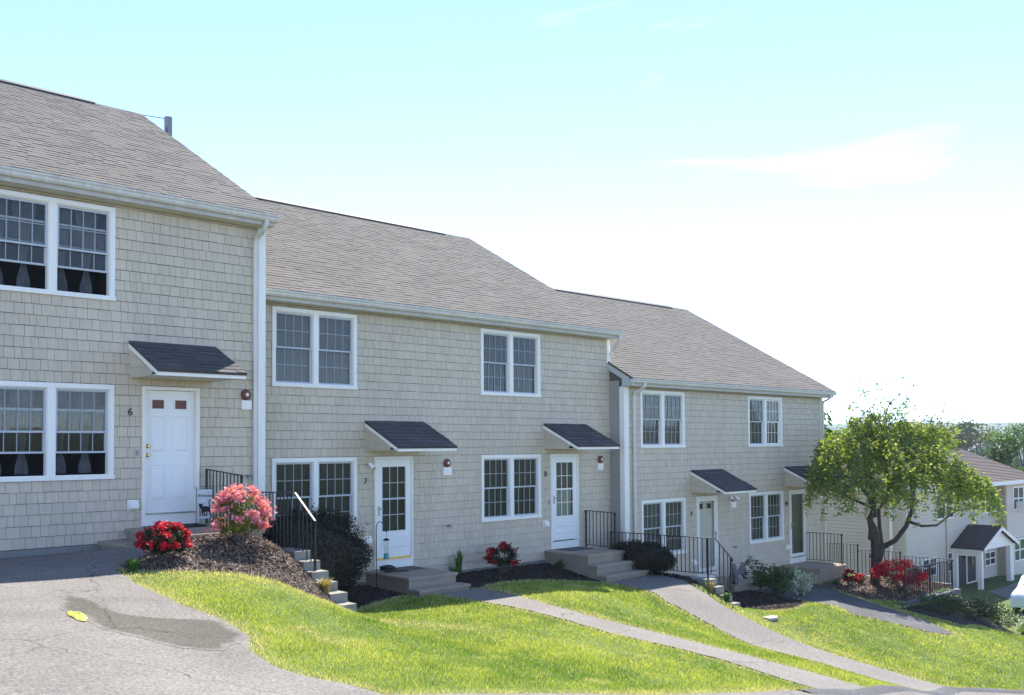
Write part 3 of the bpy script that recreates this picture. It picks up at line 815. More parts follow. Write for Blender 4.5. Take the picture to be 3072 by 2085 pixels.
def make_door(parent, x, zt, y, kind, label=None):
    W, Hh = DW, DH
    zb = zt - Hh
    b = MB()
    T = .052
    yf = y - .04
    zs = zb + .165                          # top of the white board under the sill
    b.box(x, x + W, yf, y + .10, zt - T, zt); b.box(x, x + T, yf, y + .10, zs, zt - T); b.box(x + W - T, x + W, yf, y + .10, zs, zt - T)
    b.box(x, x + W, yf + .006, y + .05, zb, zs - .0)
    frame_rect(b, x + .014, x + W - .014, zs, zt - .014, .008, yf - .008, yf)
    door = b.build('door', MT['white'], parent, label=label)
    lx0, lx1, lz0, lz1 = x + T + .004, x + W - T - .004, zs + .03, zt - T - .004
    storm = kind != 'panel'
    yl = y - .022 if storm else y + .055
    lw = lx1 - lx0
    d = MB()
    if kind == 'panel' or kind == 'stormfull':
        yp = yl if kind == 'panel' else y + .055
        d.box(lx0, lx1, yp, yp + .03, lz0, lz1)
        zz = lambda t: lz0 + (lz1 - lz0) * t
        for c0, c1 in ((.13, .42), (.58, .87)):
            a, e = lx0 + lw * c0, lx0 + lw * c1
            raised(d, a, e, zz(.50), zz(.79), yp); raised(d, a, e, zz(.11), zz(.39), yp)
            frame_rect(d, a + .008, e - .008, zz(.842), zz(.932), .018, yp - .012, yp)
        lf = d.build('door_leaf', MT['whitedoor'], door)
        for c0, c1 in ((.13, .42), (.58, .87)):
            a, e = lx0 + lw * c0 + .026, lx0 + lw * c1 - .026
            q = MB().box(a, e, yp - .006, yp - .001, zz(.842) + .018, zz(.932) - .018)
            q.build('pane', MT['bell'] if kind == 'panel' else MT['blindd'], door)
    if kind == 'panel':
        k = MB()
        for zc in (zs + .96, zs + 1.105):
            k.lathe([(.032, 0), (.034, .006), (.02, .012), (.016, .03), (.028, .042), (.03, .055), (.018, .066)], (lx0 + .065, yl, zc), 12, 'y')
        k.build('handle', MT['brass'], door)
        MB().box(x + T, x + W - T, y - .03, y + .055, zs, zs + .028).build('threshold', MT['nickel'], door)
    if storm:
        s = MB()
        side = .135 if kind in ('storm9', 'storm12') else .075
        top = .15 if kind in ('storm9', 'storm12') else .085
        bot = {'storm9': .545, 'storm12': .57}.get(kind, .10)
        gx0, gx1, gz0, gz1 = lx0 + side, lx1 - side, lz0 + bot, lz1 - top
        s.box(lx0, lx1, yl, yl + .026, gz1, lz1); s.box(lx0, lx1, yl, yl + .026, lz0, gz0)
        s.box(lx0, gx0, yl, yl + .026, gz0, gz1); s.box(gx1, lx1, yl, yl + .026, gz0, gz1)
        if kind == 'storm9': raised(s, gx0 - .01, gx1 + .02, lz0 + .20, lz0 + .42, yl)
        if kind == 'storm12':
            raised(s, gx0 - .03, gx1 + .03, lz0 + .30, lz0 + .41, yl); raised(s, gx0 - .03, gx1 + .03, lz0 + .15, lz0 + .26, yl)
        frame_rect(s, gx0 - .012, gx1 + .012, gz0 - .012, gz1 + .012, .012, yl - .008, yl)
        s.build('storm_door', MT['whitedoor'], door)
        if kind in ('storm9', 'storm12'):
            zm = (gz0 + gz1) / 2
            m = MB(); m.box(gx0, gx1, yl - .002, yl + .022, zm - .018, zm + .018)
            for i in (1, 2):
                xx = gx0 + (gx1 - gx0) * i / 3
                m.box(xx - .007, xx + .007, yl + .006, yl + .014, gz0, zm - .018); m.box(xx - .007, xx + .007, yl + .006, yl + .014, zm + .018, gz1)
            for z in ((gz0 + zm) / 2, (gz1 + zm) / 2): m.box(gx0, gx1, yl + .005, yl + .013, z - .007, z + .007)
            m.build('muntin', MT['white'] if kind == 'storm12' else MT['sash'], door)
            for i in range(3):
                for j in range(4):
                    pw, ph = (gx1 - gx0) / 3, (gz1 - gz0) / 4
                    piece('pane', 'cube', MT['glass'], door, (gx0 + pw * i + .002, yl + .015, gz0 + ph * j + .002), (pw - .004, .004, ph - .004))
            if kind == 'storm12':
                k = MB(); curtain_mesh(k, (gx0 + gx1) / 2, zm - .02, gz0, y + .045, gx1 - gx0 - .01, gx1 - gx0 - .01, gz0 - .1, .4, 24); k.build('curtain', MT['sheer'], door, smooth=True)
                MB().box(lx0, lx1, y + .075, y + .10, lz0, lz1).build('inner_door', MT['blind'], door)
            else:
                MB().box(lx0, lx1, y + .075, y + .10, lz0, lz1).build('inner_door', MT['blindd'], door)
                MB().box(lx0, lx1, yl - .014, yl, lz0 - .03, lz0 + .025).build('door_sweep', MT['brass'], door)
        else:
            MB().box(gx0, gx1, yl + .010, yl + .015, gz0, gz1).build('pane', MT['glass'], door)
            if kind == 'stormdark': MB().box(lx0, lx1, y + .075, y + .10, lz0, lz1).build('inner_door', MT['screen'], door)
        right = kind == 'stormfull'
        hx = (lx1 - .035) if right else (lx0 + .055)
        k = MB(); k.box(hx - .014, hx + .014, yl - .012, yl, lz0 + .86, lz0 + 1.05)
        k.tube([(hx, yl - .012, lz0 + 1.0), (hx, yl - .05, lz0 + 1.0), (hx + (-.05 if right else .06), yl - .055, lz0 + .995)], .010, 6)
        k.build('handle', MT['nickel'], door)
    r = MB(); r.box(x + T, x + W - T, y + .40, y + .42, zs, zt - T)
    for q in (x + T - .02, x + W - T): r.box(q, q + .02, y + .105, y + .40, zs, zt - T)
    r.build('hall_interior', MT['dark'], door)
    return door


def make_canopy(parent, xc, zt, y, mat):
    """small lean-to roof over a door: shingled slope, white fascia and sided cheeks"""
    w = .725; dep = 1.08
    ztop, zf1, zf0 = zt + .705, zt + .195, zt + .108
    x0, x1 = xc - w, xc + w
    b = MB()
    b.box(x0, x1, y - dep, y - dep + .03, zf0, zf1 - .012)                    # front fascia
    for a, c in ((x0 - .001, x0 + .028), (x1 - .028, x1 + .001)):             # sloping rake boards
        b.prism([(y - .002, ztop - .01), (y - .002, ztop - .105), (y - dep + .032, zf0 + .003), (y - dep + .032, zf1 - .014)], 'x', a, c)
    can = b.build('canopy', MT['white'], parent)
    MB().box(x0 - .01, x1 - .06, y - .012, y + .0, ztop - .02, ztop + .03).build('flashing', MT['gutter'], can)
    for a, c in ((x0 + .03, x0 + .05), (x1 - .05, x1 - .03)):
        s = MB()
        s.prism([(y - .003, ztop - .06), (y - .003, zf0 + .01), (y - dep * .68, zf0 + .01), (y - dep * .78, zf0 + .10)], 'x', a, c)
        ck = s.build('cheek', MT['siding'], can)
        if a > xc: continue
        for k in range(3):
            z0 = zf0 + .012 + k * .164; zc = z0 + .160
            lim = lambda zz: y - dep + (zz - zf0) / (ztop - .1 - zf0) * dep + .10
            e0, e1 = max(lim(z0), y - dep * .70), lim(zc)
            if e1 > y - .08: e1 = y - .08
            if e0 < y - .1: s = MB(); s.prism([(y - .004, z0), (e0, z0), (e1, zc), (y - .004, zc)], 'x', a - .014, a - .001); s.build('clapboard', MT['siding'], can)
    MB().box(x0 + .052, x1 - .052, y - dep + .05, y - .003, zf0 + .012, zf0 + .03).build('soffit', MT['soffit'], can)
    ang = math.atan2(ztop - zf1, dep)
    MB().prism([(y, ztop - .004), (y, ztop - .03), (y - dep - .02, zf1 - .034), (y - dep - .02, zf1 - .006)], 'x', x0 - .006, x1 + .006).build('deck', mat, can)
    L_ = math.hypot(dep + .035, ztop - zf1)
    c = []
    nrow = 8
    for k in range(nrow):
        s0 = L_ * k / nrow
        x = x0 - .012 - R.uniform(0, .2)
        while x < x1 + .012:
            ww = R.choice([.16, .22, .28, .33])
            a, e = max(x, x0 - .012), min(x + ww, x1 + .012)
            if e - a > .02:
                c.append(((a, y - dep - .03 + s0 * math.cos(ang), zf1 - .004 + s0 * math.sin(ang) + .001), (e - a - .004, L_ / nrow * 1.15, R.choice([.010, .012, .02]))))
            x += ww
    for o, sc in c: piece('roof_shingle', 'tab', mat, can, o, sc, ang)
    return can


def make_block(name_label, x0, x1, y, zt, windows, doors, sidecut=None, roofx=None, numbers=(), downspouts=(), cornerboards=(), zb=None):
    zb = zb if zb is not None else zt - 2.445
    ez = zt + EZ
    rx0, rx1 = roofx
    blk = thing('townhouse_block', name_label, 'townhouses', ((x0 + x1) / 2, y, zb), 'stepped townhouse blocks')
    zsoff = ez - .185
    op = []
    for wx, lvl, *_ in windows:
        z = zt + (FL if lvl else 0); op.append((wx + .03, wx + WW - .03, z - WH + .03, z - .03))
    dop = [(dx + .03, dx + DW - .03, zt - DH + .05, zt - .03) for dx, *_ in doors]
    b = MB()
    wall_sheet(b, x0, x1, zb - 1.7, zsoff + .1, y, op + dop)
    yb = y + 2 * RY - .3
    b.quad((x1, y, zb - 1.7), (x1, yb, zb - 1.7), (x1, yb, zsoff), (x1, y, zsoff)); b.quad((x0, yb, zb - 1.7), (x0, y, zb - 1.7), (x0, y, zsoff), (x0, yb, zsoff))
    b.quad((x1, yb, zb - 1.7), (x0, yb, zb - 1.7), (x0, yb, zsoff), (x1, yb, zsoff))
    zr = ez + (RY - .3) * SLOPE
    for xx in (x0, x1): b.add([(xx, y, zsoff), (xx, yb, zsoff), (xx, yb, ez + .02), (xx, y + RY, zt + RZ - .12), (xx, y, ez + .1)], [(0, 1, 2, 3, 4)])
    b.build('wall', MT['sheath'], blk)
    siding(blk, x0 + .0, x1 - .0, zb, zsoff, y, [(a, c, e - .0, f) for a, c, e, f in op] + [(a, c, e - .4 if e - .4 < zb else e, f) for a, c, e, f in dop])
    fo = MB(); fo.box(x0, x1, y - .03, y - .002, zb - 1.6, zb - .012); fo.build('foundation', MT['found'], blk)
    # roof: deck, shingles, ridge vent
    d = MB(); yr = y + RY
    d.prism([(y + EY + .045, ez + .006), (yr, zt + RZ - .02), (2 * yr - (y + EY + .045), ez + .006), (2 * yr - (y + EY + .045), ez - .05), (yr, zt + RZ - .10), (y + EY + .045, ez - .03)], 'x', rx0, rx1)
    d.build('roof', MT['roofslab'], blk)
    c = []
    Ls = math.hypot(RY - EY - .03, (RY - EY - .03) * SLOPE); ex = .143
    ca, sa = math.cos(ROOFANG), math.sin(ROOFANG)
    nrow = int(Ls / ex)
    for k in range(nrow + 1):
        s0 = k * ex
        x = rx0 - R.uniform(0, .3)
        tog = R.random() < .5
        while x < rx1:
            ww = R.choice([.12, .16, .20, .25]) * R.uniform(.9, 1.1)
            a, e = max(x, rx0), min(x + ww, rx1)
            if e - a > .015:
                thick = .0105 if tog else .006
                c.append(((a, y + EY + .028 + s0 * ca, ez + .008 + s0 * sa), (e - a - .001, min(ex * 1.12, Ls - s0 + .03), thick * R.uniform(.8, 1.2))))
            tog = R.random() < .5
            x += ww
    split_pieces('roof_shingle', 'roof_shingle_field', 'tab', MT['roof'], blk, c, 300, ROOFANG)
    v = MB(); v.prism([(yr - .17, zt + RZ - .105), (yr, zt + RZ - .012), (yr + .17, zt + RZ - .105), (yr + .17, zt + RZ - .055), (yr, zt + RZ + .04), (yr - .17, zt + RZ - .055)], 'x', rx0 + .0, rx1 - 1.05)
    v.build('ridge_vent', MT['vent'], blk)
    # eave
    e = MB(); e.box(rx0 + .02, rx1 - .02, y - .29, y - .265, zsoff, ez - .02); e.build('fascia', MT['fascia'], blk)
    s = MB(); s.box(rx0 + .02, rx1 - .02, y - .264, y - .001, zsoff, zsoff + .018)
    s.build('soffit', MT['soffit'], blk)
    q = MB()
    q.prism([(y - .291, ez - .115), (y - .345, ez - .115), (y - .372, ez - .085), (y - .378, ez - .05), (y + EY, ez - .028), (y + EY, ez - .002), (y + EY + .012, ez - .002), (y + EY + .012, ez - .02), (y - .291, ez - .02)], 'x', rx0 - .01, rx1 + .012)
    q.build('gutter', MT['gutter'], blk)
    r = MB()
    for a, cc in ((rx1 - .035, rx1 - .008), (rx0 + .008, rx0 + .035)):
        f0 = y - .262; zf = lambda yy: ez - .01 + (yy - y - EY) * SLOPE
        r.prism([(f0, zf(f0) - .03), (f0, zf(f0) - .20), (yr, zf(yr) - .24), (yr, zf(yr) - .07)], 'x', a, cc)
    r.build('rake_board', MT['rake'], blk)
    for cx0, cx1, z_lo, z_hi in cornerboards:
        k = MB(); k.box(cx0, cx1, y - .030, y + .12, z_lo, z_hi); k.build('corner_board', MT['white'], blk)
    for pts in downspouts:
        k = MB()
        k.add(*tube_rect(pts, .070, .052)); k.build('downspout', MT['gutter'], blk)
    for wx, lvl, back, opened, *rest in windows:
        make_window(blk, wx, zt + (FL if lvl else 0), y, back, opened, rest[0] if rest else None, rightwhite=bool(len(rest) > 1 and rest[1]))
    for dx, kind, lab in doors:
        make_door(blk, dx, zt, y, kind, lab)
        make_canopy(blk, dx + DW / 2 + .03, zt, y, MT['roofnew'])
    for txt, px, pz, hgt in numbers:
        me = text_mesh(txt, hgt * 1.38, .006, MT['black'])
        link('house_number', me, blk, (px, y - .022, pz))
    return blk


def tube_rect(pts, w, d):
    """rectangular pipe along a polyline (x = width, y = depth)"""
    v = []; P = [Vector(p) for p in pts]
    for i, p in enumerate(P):
        t = (P[min(i + 1, len(P) - 1)] - P[max(i - 1, 0)]).normalized()
        side = Vector((1, 0, 0)) - t * t.x
        if side.length < .3: side = Vector((0, 0, 1))
        side.normalize(); o = t.cross(side).normalized()
        for a, b in ((-1, -1), (1, -1), (1, 1), (-1, 1)): v.append(p + side * (a * w / 2) + o * (b * d / 2))
    f = [(3, 2, 1, 0)]
    for i in range(len(P) - 1):
        for k in range(4):
            j = (k + 1) % 4; f.append((i * 4 + k, i * 4 + j, i * 4 + 4 + j, i * 4 + 4 + k))
    n = (len(P) - 1) * 4; f.append((n, n + 1, n + 2, n + 3))
    return v, f


YA, YB, YC = 0.0, 0.516, 0.081
ZA, ZB, ZC = 0.742, -0.447, -1.640
A = make_block('largest and nearest taupe shingled townhouse, door 6 with lace curtains in open windows', -5.42, 4.476, YA, ZA,
               [(0.002, 0, 'curtain', .33, 'lower twin window with raised sashes and tied lace curtains'), (0.002, 1, 'curtain', .36, 'upper twin window with raised sashes and tied lace curtains'), (-4.9, 0, 'blind', 0), (-4.9, 1, 'blind', 0)],
               [(2.298, 'panel', 'white panelled door with two small lights and brass knobs')], roofx=(-5.45, 4.525), numbers=[('6', 2.107, .325, .12)],
               cornerboards=[(4.335, 4.478, -2.9, ZA + EZ - .19)],
               downspouts=[[(4.318, -.335, 3.70), (4.318, -.335, 3.60), (4.30, -.27, 3.50), (4.268, -.10, 3.38), (4.264, -.052, 3.28), (4.264, -.052, -1.75)]])
B = make_block('middle taupe shingled townhouse with doors 7 and 8 and two dark canopies', 4.477, 14.378, YB, ZB,
               [(4.908, 0, 'blindd', 0), (4.908, 1, 'blind', 0), (10.026, 0, 'drape', 0), (10.026, 1, 'drape', 0)],
               [(7.174, 'storm9', 'white storm door with brass sweep'), (12.203, 'storm12', 'white storm door with white curtain behind its lower panes')], roofx=(4.40, 14.448),
               numbers=[('7', 6.966, -.93, .125), ('8', 12.043, -.913, .13)], cornerboards=[(14.262, 14.380, 1.80, ZB + EZ - .19)],
               downspouts=[[(14.40, .18, 2.47), (14.40, .18, 2.40), (14.40, .21, 2.34), (14.41, .42, 2.12), (14.41, .46, 2.07), (14.41, .46, 1.97)]])
C_ = make_block('farthest taupe shingled townhouse behind the weeping tree, doors 9 and 10', 14.379, 24.24, YC, ZC,
                [(15.031, 0, 'blind', 0), (15.031, 1, 'blind', 0), (19.948, 0, 'blindd', 0), (19.948, 1, 'blind', 0, 'upper twin window with a pale right half', True)],
                [(17.376, 'stormfull', 'white door with two small lights behind full glass'), (22.137, 'stormdark', 'white framed storm door with dark grey glass')], roofx=(14.30, 24.50),
                numbers=[('9', 17.149, -2.09, .125), ('10', 21.99, -2.05, .125)], cornerboards=[(14.376, 14.56, -4.3, ZC + EZ - .19), (24.14, 24.25, -4.5, ZC + EZ - .19)],
                downspouts=[[(14.80, -.255, 1.29), (14.80, -.255, 1.20), (14.785, -.18, 1.13), (14.745, .0, 1.03), (14.735, .025, .96), (14.735, .025, -4.0)],
                            [(24.20, -.255, 1.29), (24.20, -.255, 1.20), (24.21, -.18, 1.15), (24.215, .0, 1.08), (24.215, .025, 1.0), (24.215, .025, -4.2)]])
# boxed end of the eave and lap-sided return where the far block steps forward
k = MB(); k.prism([(-.27, ZC + EZ - .185), (.06, ZC + EZ - .185), (.06, ZC + EZ + .04), (-.27, ZC + EZ - .12)], 'x', 14.318, 14.36); k.build('eave_return', MT['rake'], C_)
for i in range(38):
    z = -4.05 + i * .150
    k = MB(); k.prism([(.20, z), (.515, z), (.515, z + .149), (.20, z + .149)], 'x', 14.366, 14.371)
    k.add([(14.352, .20, z), (14.352, .515, z), (14.366, .515, z + .149), (14.366, .20, z + .149)], [(0, 1, 2, 3)])
    k.quad((14.352, .20, z), (14.366, .20, z), (14.366, .515, z), (14.352, .515, z))
    if z < ZC + EZ - .1: k.build('clapboard', MT['sidewall'], C_)


# fittings on the walls
def bell(parent, x, z, y):
    b = MB(); b.lathe([(.088, 0), (.092, .012), (.085, .04), (.06, .062), (.034, .07)], (x, y - .018, z), 20, 'y')
    o = b.build('alarm_bell', MT['bell'], parent, smooth=True)
    MB().lathe([(.030, 0), (.026, .006), (.012, .010)], (x, y - .0885, z), 12, 'y').build('badge', MT['white'], o)


def wbox(parent, x0, x1, z0, z1, y):
    MB().bbox(x0, x1, y - .055, y - .014, z0, z1, .006).build('junction_box', MT['white'], parent)


def vhood(parent, x, z, y):
    b = MB(); b.prism([(y - .014, z + .065), (y - .014, z - .06), (y - .05, z - .075), (y - .085, z - .045), (y - .085, z + .005), (y - .06, z + .055)], 'x', x - .072, x + .072)
    b.box(x - .088, x + .088, y - .022, y - .013, z - .082, z + .082); b.build('vent_hood', MT['white'], parent)


def faucet(parent, x, z, y):
    b = MB(); b.tube([(x, y - .01, z + .02), (x, y - .08, z + .02), (x + .02, y - .12, z - .03)], [.022, .018, .015], 8); b.tube([(x - .03, y - .09, z + .05), (x + .03, y - .09, z + .05)], .012, 6)
    b.build('faucet', MT['nickel'], parent)


def camera_unit(parent, x, z, y, dx):
    b = MB(); b.tube([(x, y - .012, z + .05), (x, y - .06, z + .05), (x + dx * .3, y - .09, z + .02)], .014, 6)
    b.tube([(x + dx * .2, y - .07, z + .03), (x + dx, y - .15, z - .06)], .042, 12); o = b.build('security_camera', MT['white'], parent, smooth=False)
    MB().tube([(x + dx * 1.0, y - .1505, z - .0605), (x + dx * 1.04, y - .154, z - .064)], .036, 12).build('lens', MT['black'], o)


for P_, xb, zb_, yy, bx in ((A, 4.10, .66, YA, (4.02, 4.20, .405, .565)), (B, 9.04, -.60, YB, (8.93, 9.155, -.86, -.69)), (B, 13.975, -.597, YB, (13.86, 14.065, -.855, -.695)), (C_, 24.03, -1.74, YC, (23.97, 24.12, -1.975, -1.85))):
    bell(P_, xb, zb_, yy); wbox(P_, *bx, yy)
wbox(C_, 19.01, 19.24, -2.02, -1.86, YC)
camera_unit(B, 7.02, -.61, YB, .06)
camera_unit(C_, 18.96, -1.74, YC, -.05); camera_unit(C_, 19.17, -1.74, YC, .06)
for P_, x, z, yy in ((A, 2.16, -1.14, YA), (B, 7.01, -2.08, YB), (B, 12.03, -2.07, YB), (C_, 17.22, -3.39, YC), (C_, 22.0, -3.35, YC)): vhood(P_, x, z, yy)
faucet(A, 4.146, -.767, YA); faucet(B, 9.077, -1.95, YB); faucet(C_, 19.177, -3.146, YC)
for P_, x, z, yy in ((A, 2.225, -.32, YA), (B, 12.149, -1.56, YB), (C_, 22.02, -2.9, YC)): MB().bbox(x - .018, x + .018, yy - .035, yy - .013, z - .04, z + .04, .006).build('door_bell_button', MT['sidewall'], P_)

# ------------------------------------------------------------------ paving, beds
ASPH_EDGE = [(1.75, -.02), (1.72, -1.9), (1.30, -2.4), (.80, -2.75), (.78, -3.23), (.64, -4.25), (.58, -5.1), (.70, -5.8), (.63, -6.5), (.30, -7.1), (.22, -7.7), (.30, -8.05), (.53, -8.35), (.6, -8.75)]
ROAD_EDGE = [(.6, -8.75), (3.5, -8.95), (5.45, -8.94), (6.6, -8.82), (8.3, -9.05), (11, -8.6), (13.1, -8.22), (14, -8.55), (15, -9.05), (17, -9.6), (20, -10.2), (30, -11.6), (61, -15)]
PARK = [(-15, -.02)] + ASPH_EDGE + [(.6, -25), (-15, -25)]
ROAD = ROAD_EDGE + [(61, -25), (.6, -25)]
PATH7 = [(7.35, -1.30), (8.45, -1.25), (8.30, -2.4), (8.12, -3.5), (8.15, -4.5), (8.4, -5.7), (8.62, -7), (8.7, -7.9), (8.75, -9.12), (7.5, -9.05), (7.5, -8), (7.58, -7.3), (7.5, -6.2), (7.35, -5.5), (7.43, -4.4), (7.44, -3.4), (7.38, -2.2)]
PATH8 = [(11.95, -1.45), (13.5, -1.5), (13.55, -2.4), (13.45, -2.85), (13.2, -3.4), (13.2, -4.4), (13.23, -5.4), (13.17, -6.7), (13.2, -8.3), (11.95, -8.5), (12, -7.3), (11.98, -6.4), (11.88, -5.1), (12.0, -3.9), (11.85, -3.1), (12.04, -2.6)]
PATH10 = [(18.2, -1.25), (21.35, -.3), (21.4, -1.5), (20.6, -2.4), (20.2, -3.0), (19.8, -4.0), (19.6, -4.7), (19.2, -5.4), (18.8, -6.0), (18.5, -6.1), (18.2, -5.7), (18.08, -5.0), (17.8, -4.2), (18.3, -3.4), (18.1, -2.4)]
DARK_ASPH = [(-.16, -3.66), (-.12, -4.03), (-.2, -4.98), (-.14, -5.48), (.17, -5.69), (.66, -5.85), (.60, -6.5), (.04, -7.10), (-.33, -7.04), (-.56, -6.49), (-.65, -6.15), (-.64, -5.64), (-.67, -5.16)]
MULCHA = [(1.74, -1.8), (1.2, -2.5), (.92, -2.6), (1.2, -2.95), (1.6, -3.2), (2.05, -3.45), (2.5, -3.72), (3.0, -3.95), (3.4, -3.85), (3.85, -3.45), (3.97, -3.0), (3.97, -.02), (1.7, -.02)]
MULCHB = [(4.14, .45), (6.88, .45), (6.88, -.85), (6.1, -1.15), (5.1, -1.75), (4.3, -2.65), (4.14, -2.7)]
MULCHB2 = [(8.12, .45), (12.0, .45), (12.0, -1.25), (11.2, -.95), (10, -.95), (9.2, -.9), (8.7, -1.05), (8.45, -1.2), (8.12, -1.0)]
MULCHB3 = [(13.3, .4), (13.98, .1), (13.98, -2.5), (13.6, -2.4), (13.52, -1.5), (13.3, -1.3)]
MULCHC = [(14.32, .0), (21.3, .0), (21.3, -.28), (18.15, -1.2), (18.05, -2.6), (17.5, -2.95), (16.3, -3.2), (15.0, -3.45), (14.45, -3.2), (14.3, -2.8)]
MULCHD = [(21.45, -1.35), (24.2, -1.2), (24.2, -3.75), (21.25, -3.8), (20.35, -3.2), (20.7, -2.5), (21.35, -1.6)]
sheet('parking_lot', PARK, MT['asph'], .014, .25, .02)
sheet('road', ROAD, MT['asph'], .014, .4, .02)
sheet('darkened_asphalt', DARK_ASPH, MT['patch'], .0165, .12, .03)  # same asphalt, darkened inside this outline and fading at its edge
COURT = [(30.5, -8.5), (34, -4.5), (38.5, -1.5), (41.8, 1.5), (47.5, 1.5), (60, .5), (60, -13), (33, -13)]
sheet('parking_court', COURT, MT['asph'], .02, .8, .02)
for nm, P_ in (('path', PATH7), ('path', PATH8), ('path', PATH10)): sheet(nm, P_, MT['pathd'] if P_ is PATH10 else MT['path'], .016, .18, .025)  # last path gets darker asphalt to imitate the tree's shade
MULCHE = [(20.15, -4.15), (24.4, -4.15), (25.2, -3.2), (28.0, -3.6), (28.5, -6.2), (25, -6.0), (22.5, -5.6), (20.2, -5.7)]
MULCH = [MULCHA, MULCHB, MULCHB2, MULCHB3, MULCHC, MULCHD, MULCHE]
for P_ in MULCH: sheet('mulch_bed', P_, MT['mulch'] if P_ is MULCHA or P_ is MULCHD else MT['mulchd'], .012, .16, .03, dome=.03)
# rough asphalt berm along the kerb of the road
bp = [(6.9, -8.93), (8.3, -9.05), (11, -8.62), (13.1, -8.26), (14, -8.58), (15, -9.08), (17, -9.62), (20, -10.22)]
bm_ = MB(); vs = []; dens = []
for (xa, ya), (xb, yb) in zip(bp[:-1], bp[1:]):
    for q in range(6): dens.append((xa + (xb - xa) * q / 6, ya + (yb - ya) * q / 6))
for i, (x, y) in enumerate(dens):
    hh = .035 + R.uniform(-.012, .012)
    if 8.0 < x < 8.9: hh *= .6
    for dy, dz in ((.17, .0), (.10, .8), (.02, 1.0), (-.07, .7), (-.16, 0)):
        yy = y + dy + R.uniform(-.015, .015); vs.append((x, yy, h1(x, yy) + .012 + hh * dz))
bm_.add(vs, [(i * 5 + k, i * 5 + k + 1, (i + 1) * 5 + k + 1, (i + 1) * 5 + k) for i in range(len(dens) - 1) for k in range(4)])
o = bm_.build('kerb', MT['pathd'], smooth=True); o['kind'] = 'structure'


# ------------------------------------------------------------------ stoops
def stoop(label, slabs, steps=None):
    """slabs: (x0,x1,y0,y1,ztop,zbot,name) – top slab with a slight overhanging tread on a body"""
    x0, x1, y0, y1, zt_, zb_ = slabs[0][:6]
    t = thing('stoop', label, 'stoop', ((x0 + x1) / 2, (y0 + y1) / 2, zb_), 'concrete entrance stoops')
    for i, (a, b_, c, d, z1, z0, ov) in enumerate(slabs):
        nm = 'slab' if i == 0 else 'step'
        k = MB(); k.bbox(a - ov[0], b_ + ov[1], c - ov[2], d, z1 - .055, z1, .014); o = k.build(nm, MT['conc'], t)
        k = MB(); k.box(a, b_, c, d - .001 * (i + 1), z0, z1 - .056); k.build('riser', MT['conc'], o)
    return t


stoop('concrete stoop below door 6 with a step on its left side', [(2.06, 3.45, -1.76, -.005, -1.50, -2.1, (.03, .02, .03)), (1.64, 2.055, -1.76, -.006, -1.66, -2.1, (.03, 0, .02))])
stoop('concrete stoop below door 7 with one step down to the path', [(6.98, 8.12, -.86, .511, -2.68, -3.3, (.03, .03, .03)), (6.95, 8.15, -1.20, -.861, -2.875, -3.3, (.02, .03, .03))])
stoop('concrete stoop below door 8 with two steps and a grey mat', [(12.0, 13.24, -.84, .511, -2.68, -3.5, (.03, .03, .03)), (11.98, 13.32, -1.11, -.841, -2.885, -3.5, (.02, .03, .03)), (11.97, 13.40, -1.39, -1.111, -3.085, -3.5, (.02, .03, .03))])
stoop('low concrete stoop below door 9 behind the stepped wall', [(17.3, 18.45, -1.15, .076, -3.86, -4.4, (.03, .03, .03))])
stoop('wide concrete stoop below door 10 beside the red azaleas', [(21.66, 23.2, -1.18, .076, -3.86, -4.6, (.03, .03, .03)), (21.36, 21.655, -1.18, .07, -4.02, -4.6, (.03, 0, .02)), (21.06, 21.355, -1.18, .07, -4.17, -4.6, (.03, 0, .02))])


def mat_thing(label, x0, x1, y0, y1, z, m):
    o = MB().bbox(x0, x1, y0, y1, z + .001, z + .016, .005).build('doormat', m, None, org=((x0 + x1) / 2, (y0 + y1) / 2, z))
    tag(o, label, 'doormat')


mat_thing('black doormat in front of white door 6', 2.42, 3.12, -.62, -.12, -1.49, MT['matd'])
mat_thing('brown coir doormat in front of door 7', 7.35, 8.02, -.04, .42, -2.68, MT['mat'])
mat_thing('grey doormat in front of door 8', 12.33, 13.05, -.06, .42, -2.68, MT['matg'])


# ------------------------------------------------------------------ iron railings
def railing(label, path, height, posts, spacing=.115, group='black iron railings', curl=True, rail=.016, bal=.0075):
    """path: points of the TOP rail; height: top to bottom rail"""
    t = thing('iron_railing', label, 'railing', (path[0][0], path[0][1], path[0][2] - height), group)
    P = [Vector(p) for p in path]
    b = MB()
    for a, c in zip(P[:-1], P[1:]): b.add(*tube_rect([a, c], rail * 2.2, rail))
    b.build('top_rail', MT['iron'], t)
    b = MB()
    for a, c in zip(P[:-1], P[1:]): b.add(*tube_rect([a - Vector((0, 0, height)), c - Vector((0, 0, height))], rail * 1.6, rail * .8))
    b.build('bottom_rail', MT['iron'], t)
    for a, c in zip(P[:-1], P[1:]):
        Lh = (c - a).xy.length; n = max(1, round(Lh / spacing))
        for i in range(1, n):
            p = a + (c - a) * i / n
            piece('baluster', 'cube', MT['iron'], t, (p.x - bal, p.y - bal, p.z - height + .004), (bal * 2, bal * 2, height - .008))
    for (x, y, zt_, zb_) in posts:
        b = MB(); b.box(x - .016, x + .016, y - .016, y + .016, zb_, zt_ + .005); o = b.build('post', MT['iron'], t)
    if curl:
        for p, q in ((P[0], P[1]), (P[-1], P[-2])):
            d = (p - q).normalized(); pts = []
            for k in range(9):
                an = k * .62; r_ = .035 * (1 - k * .06)
                pts.append(p + d * (r_ * math.sin(an)) + Vector((0, 0, -.035 + r_ * math.cos(an))))
            MB().tube(pts, .014, 6).build('scroll', MT['iron'], t)
    return t


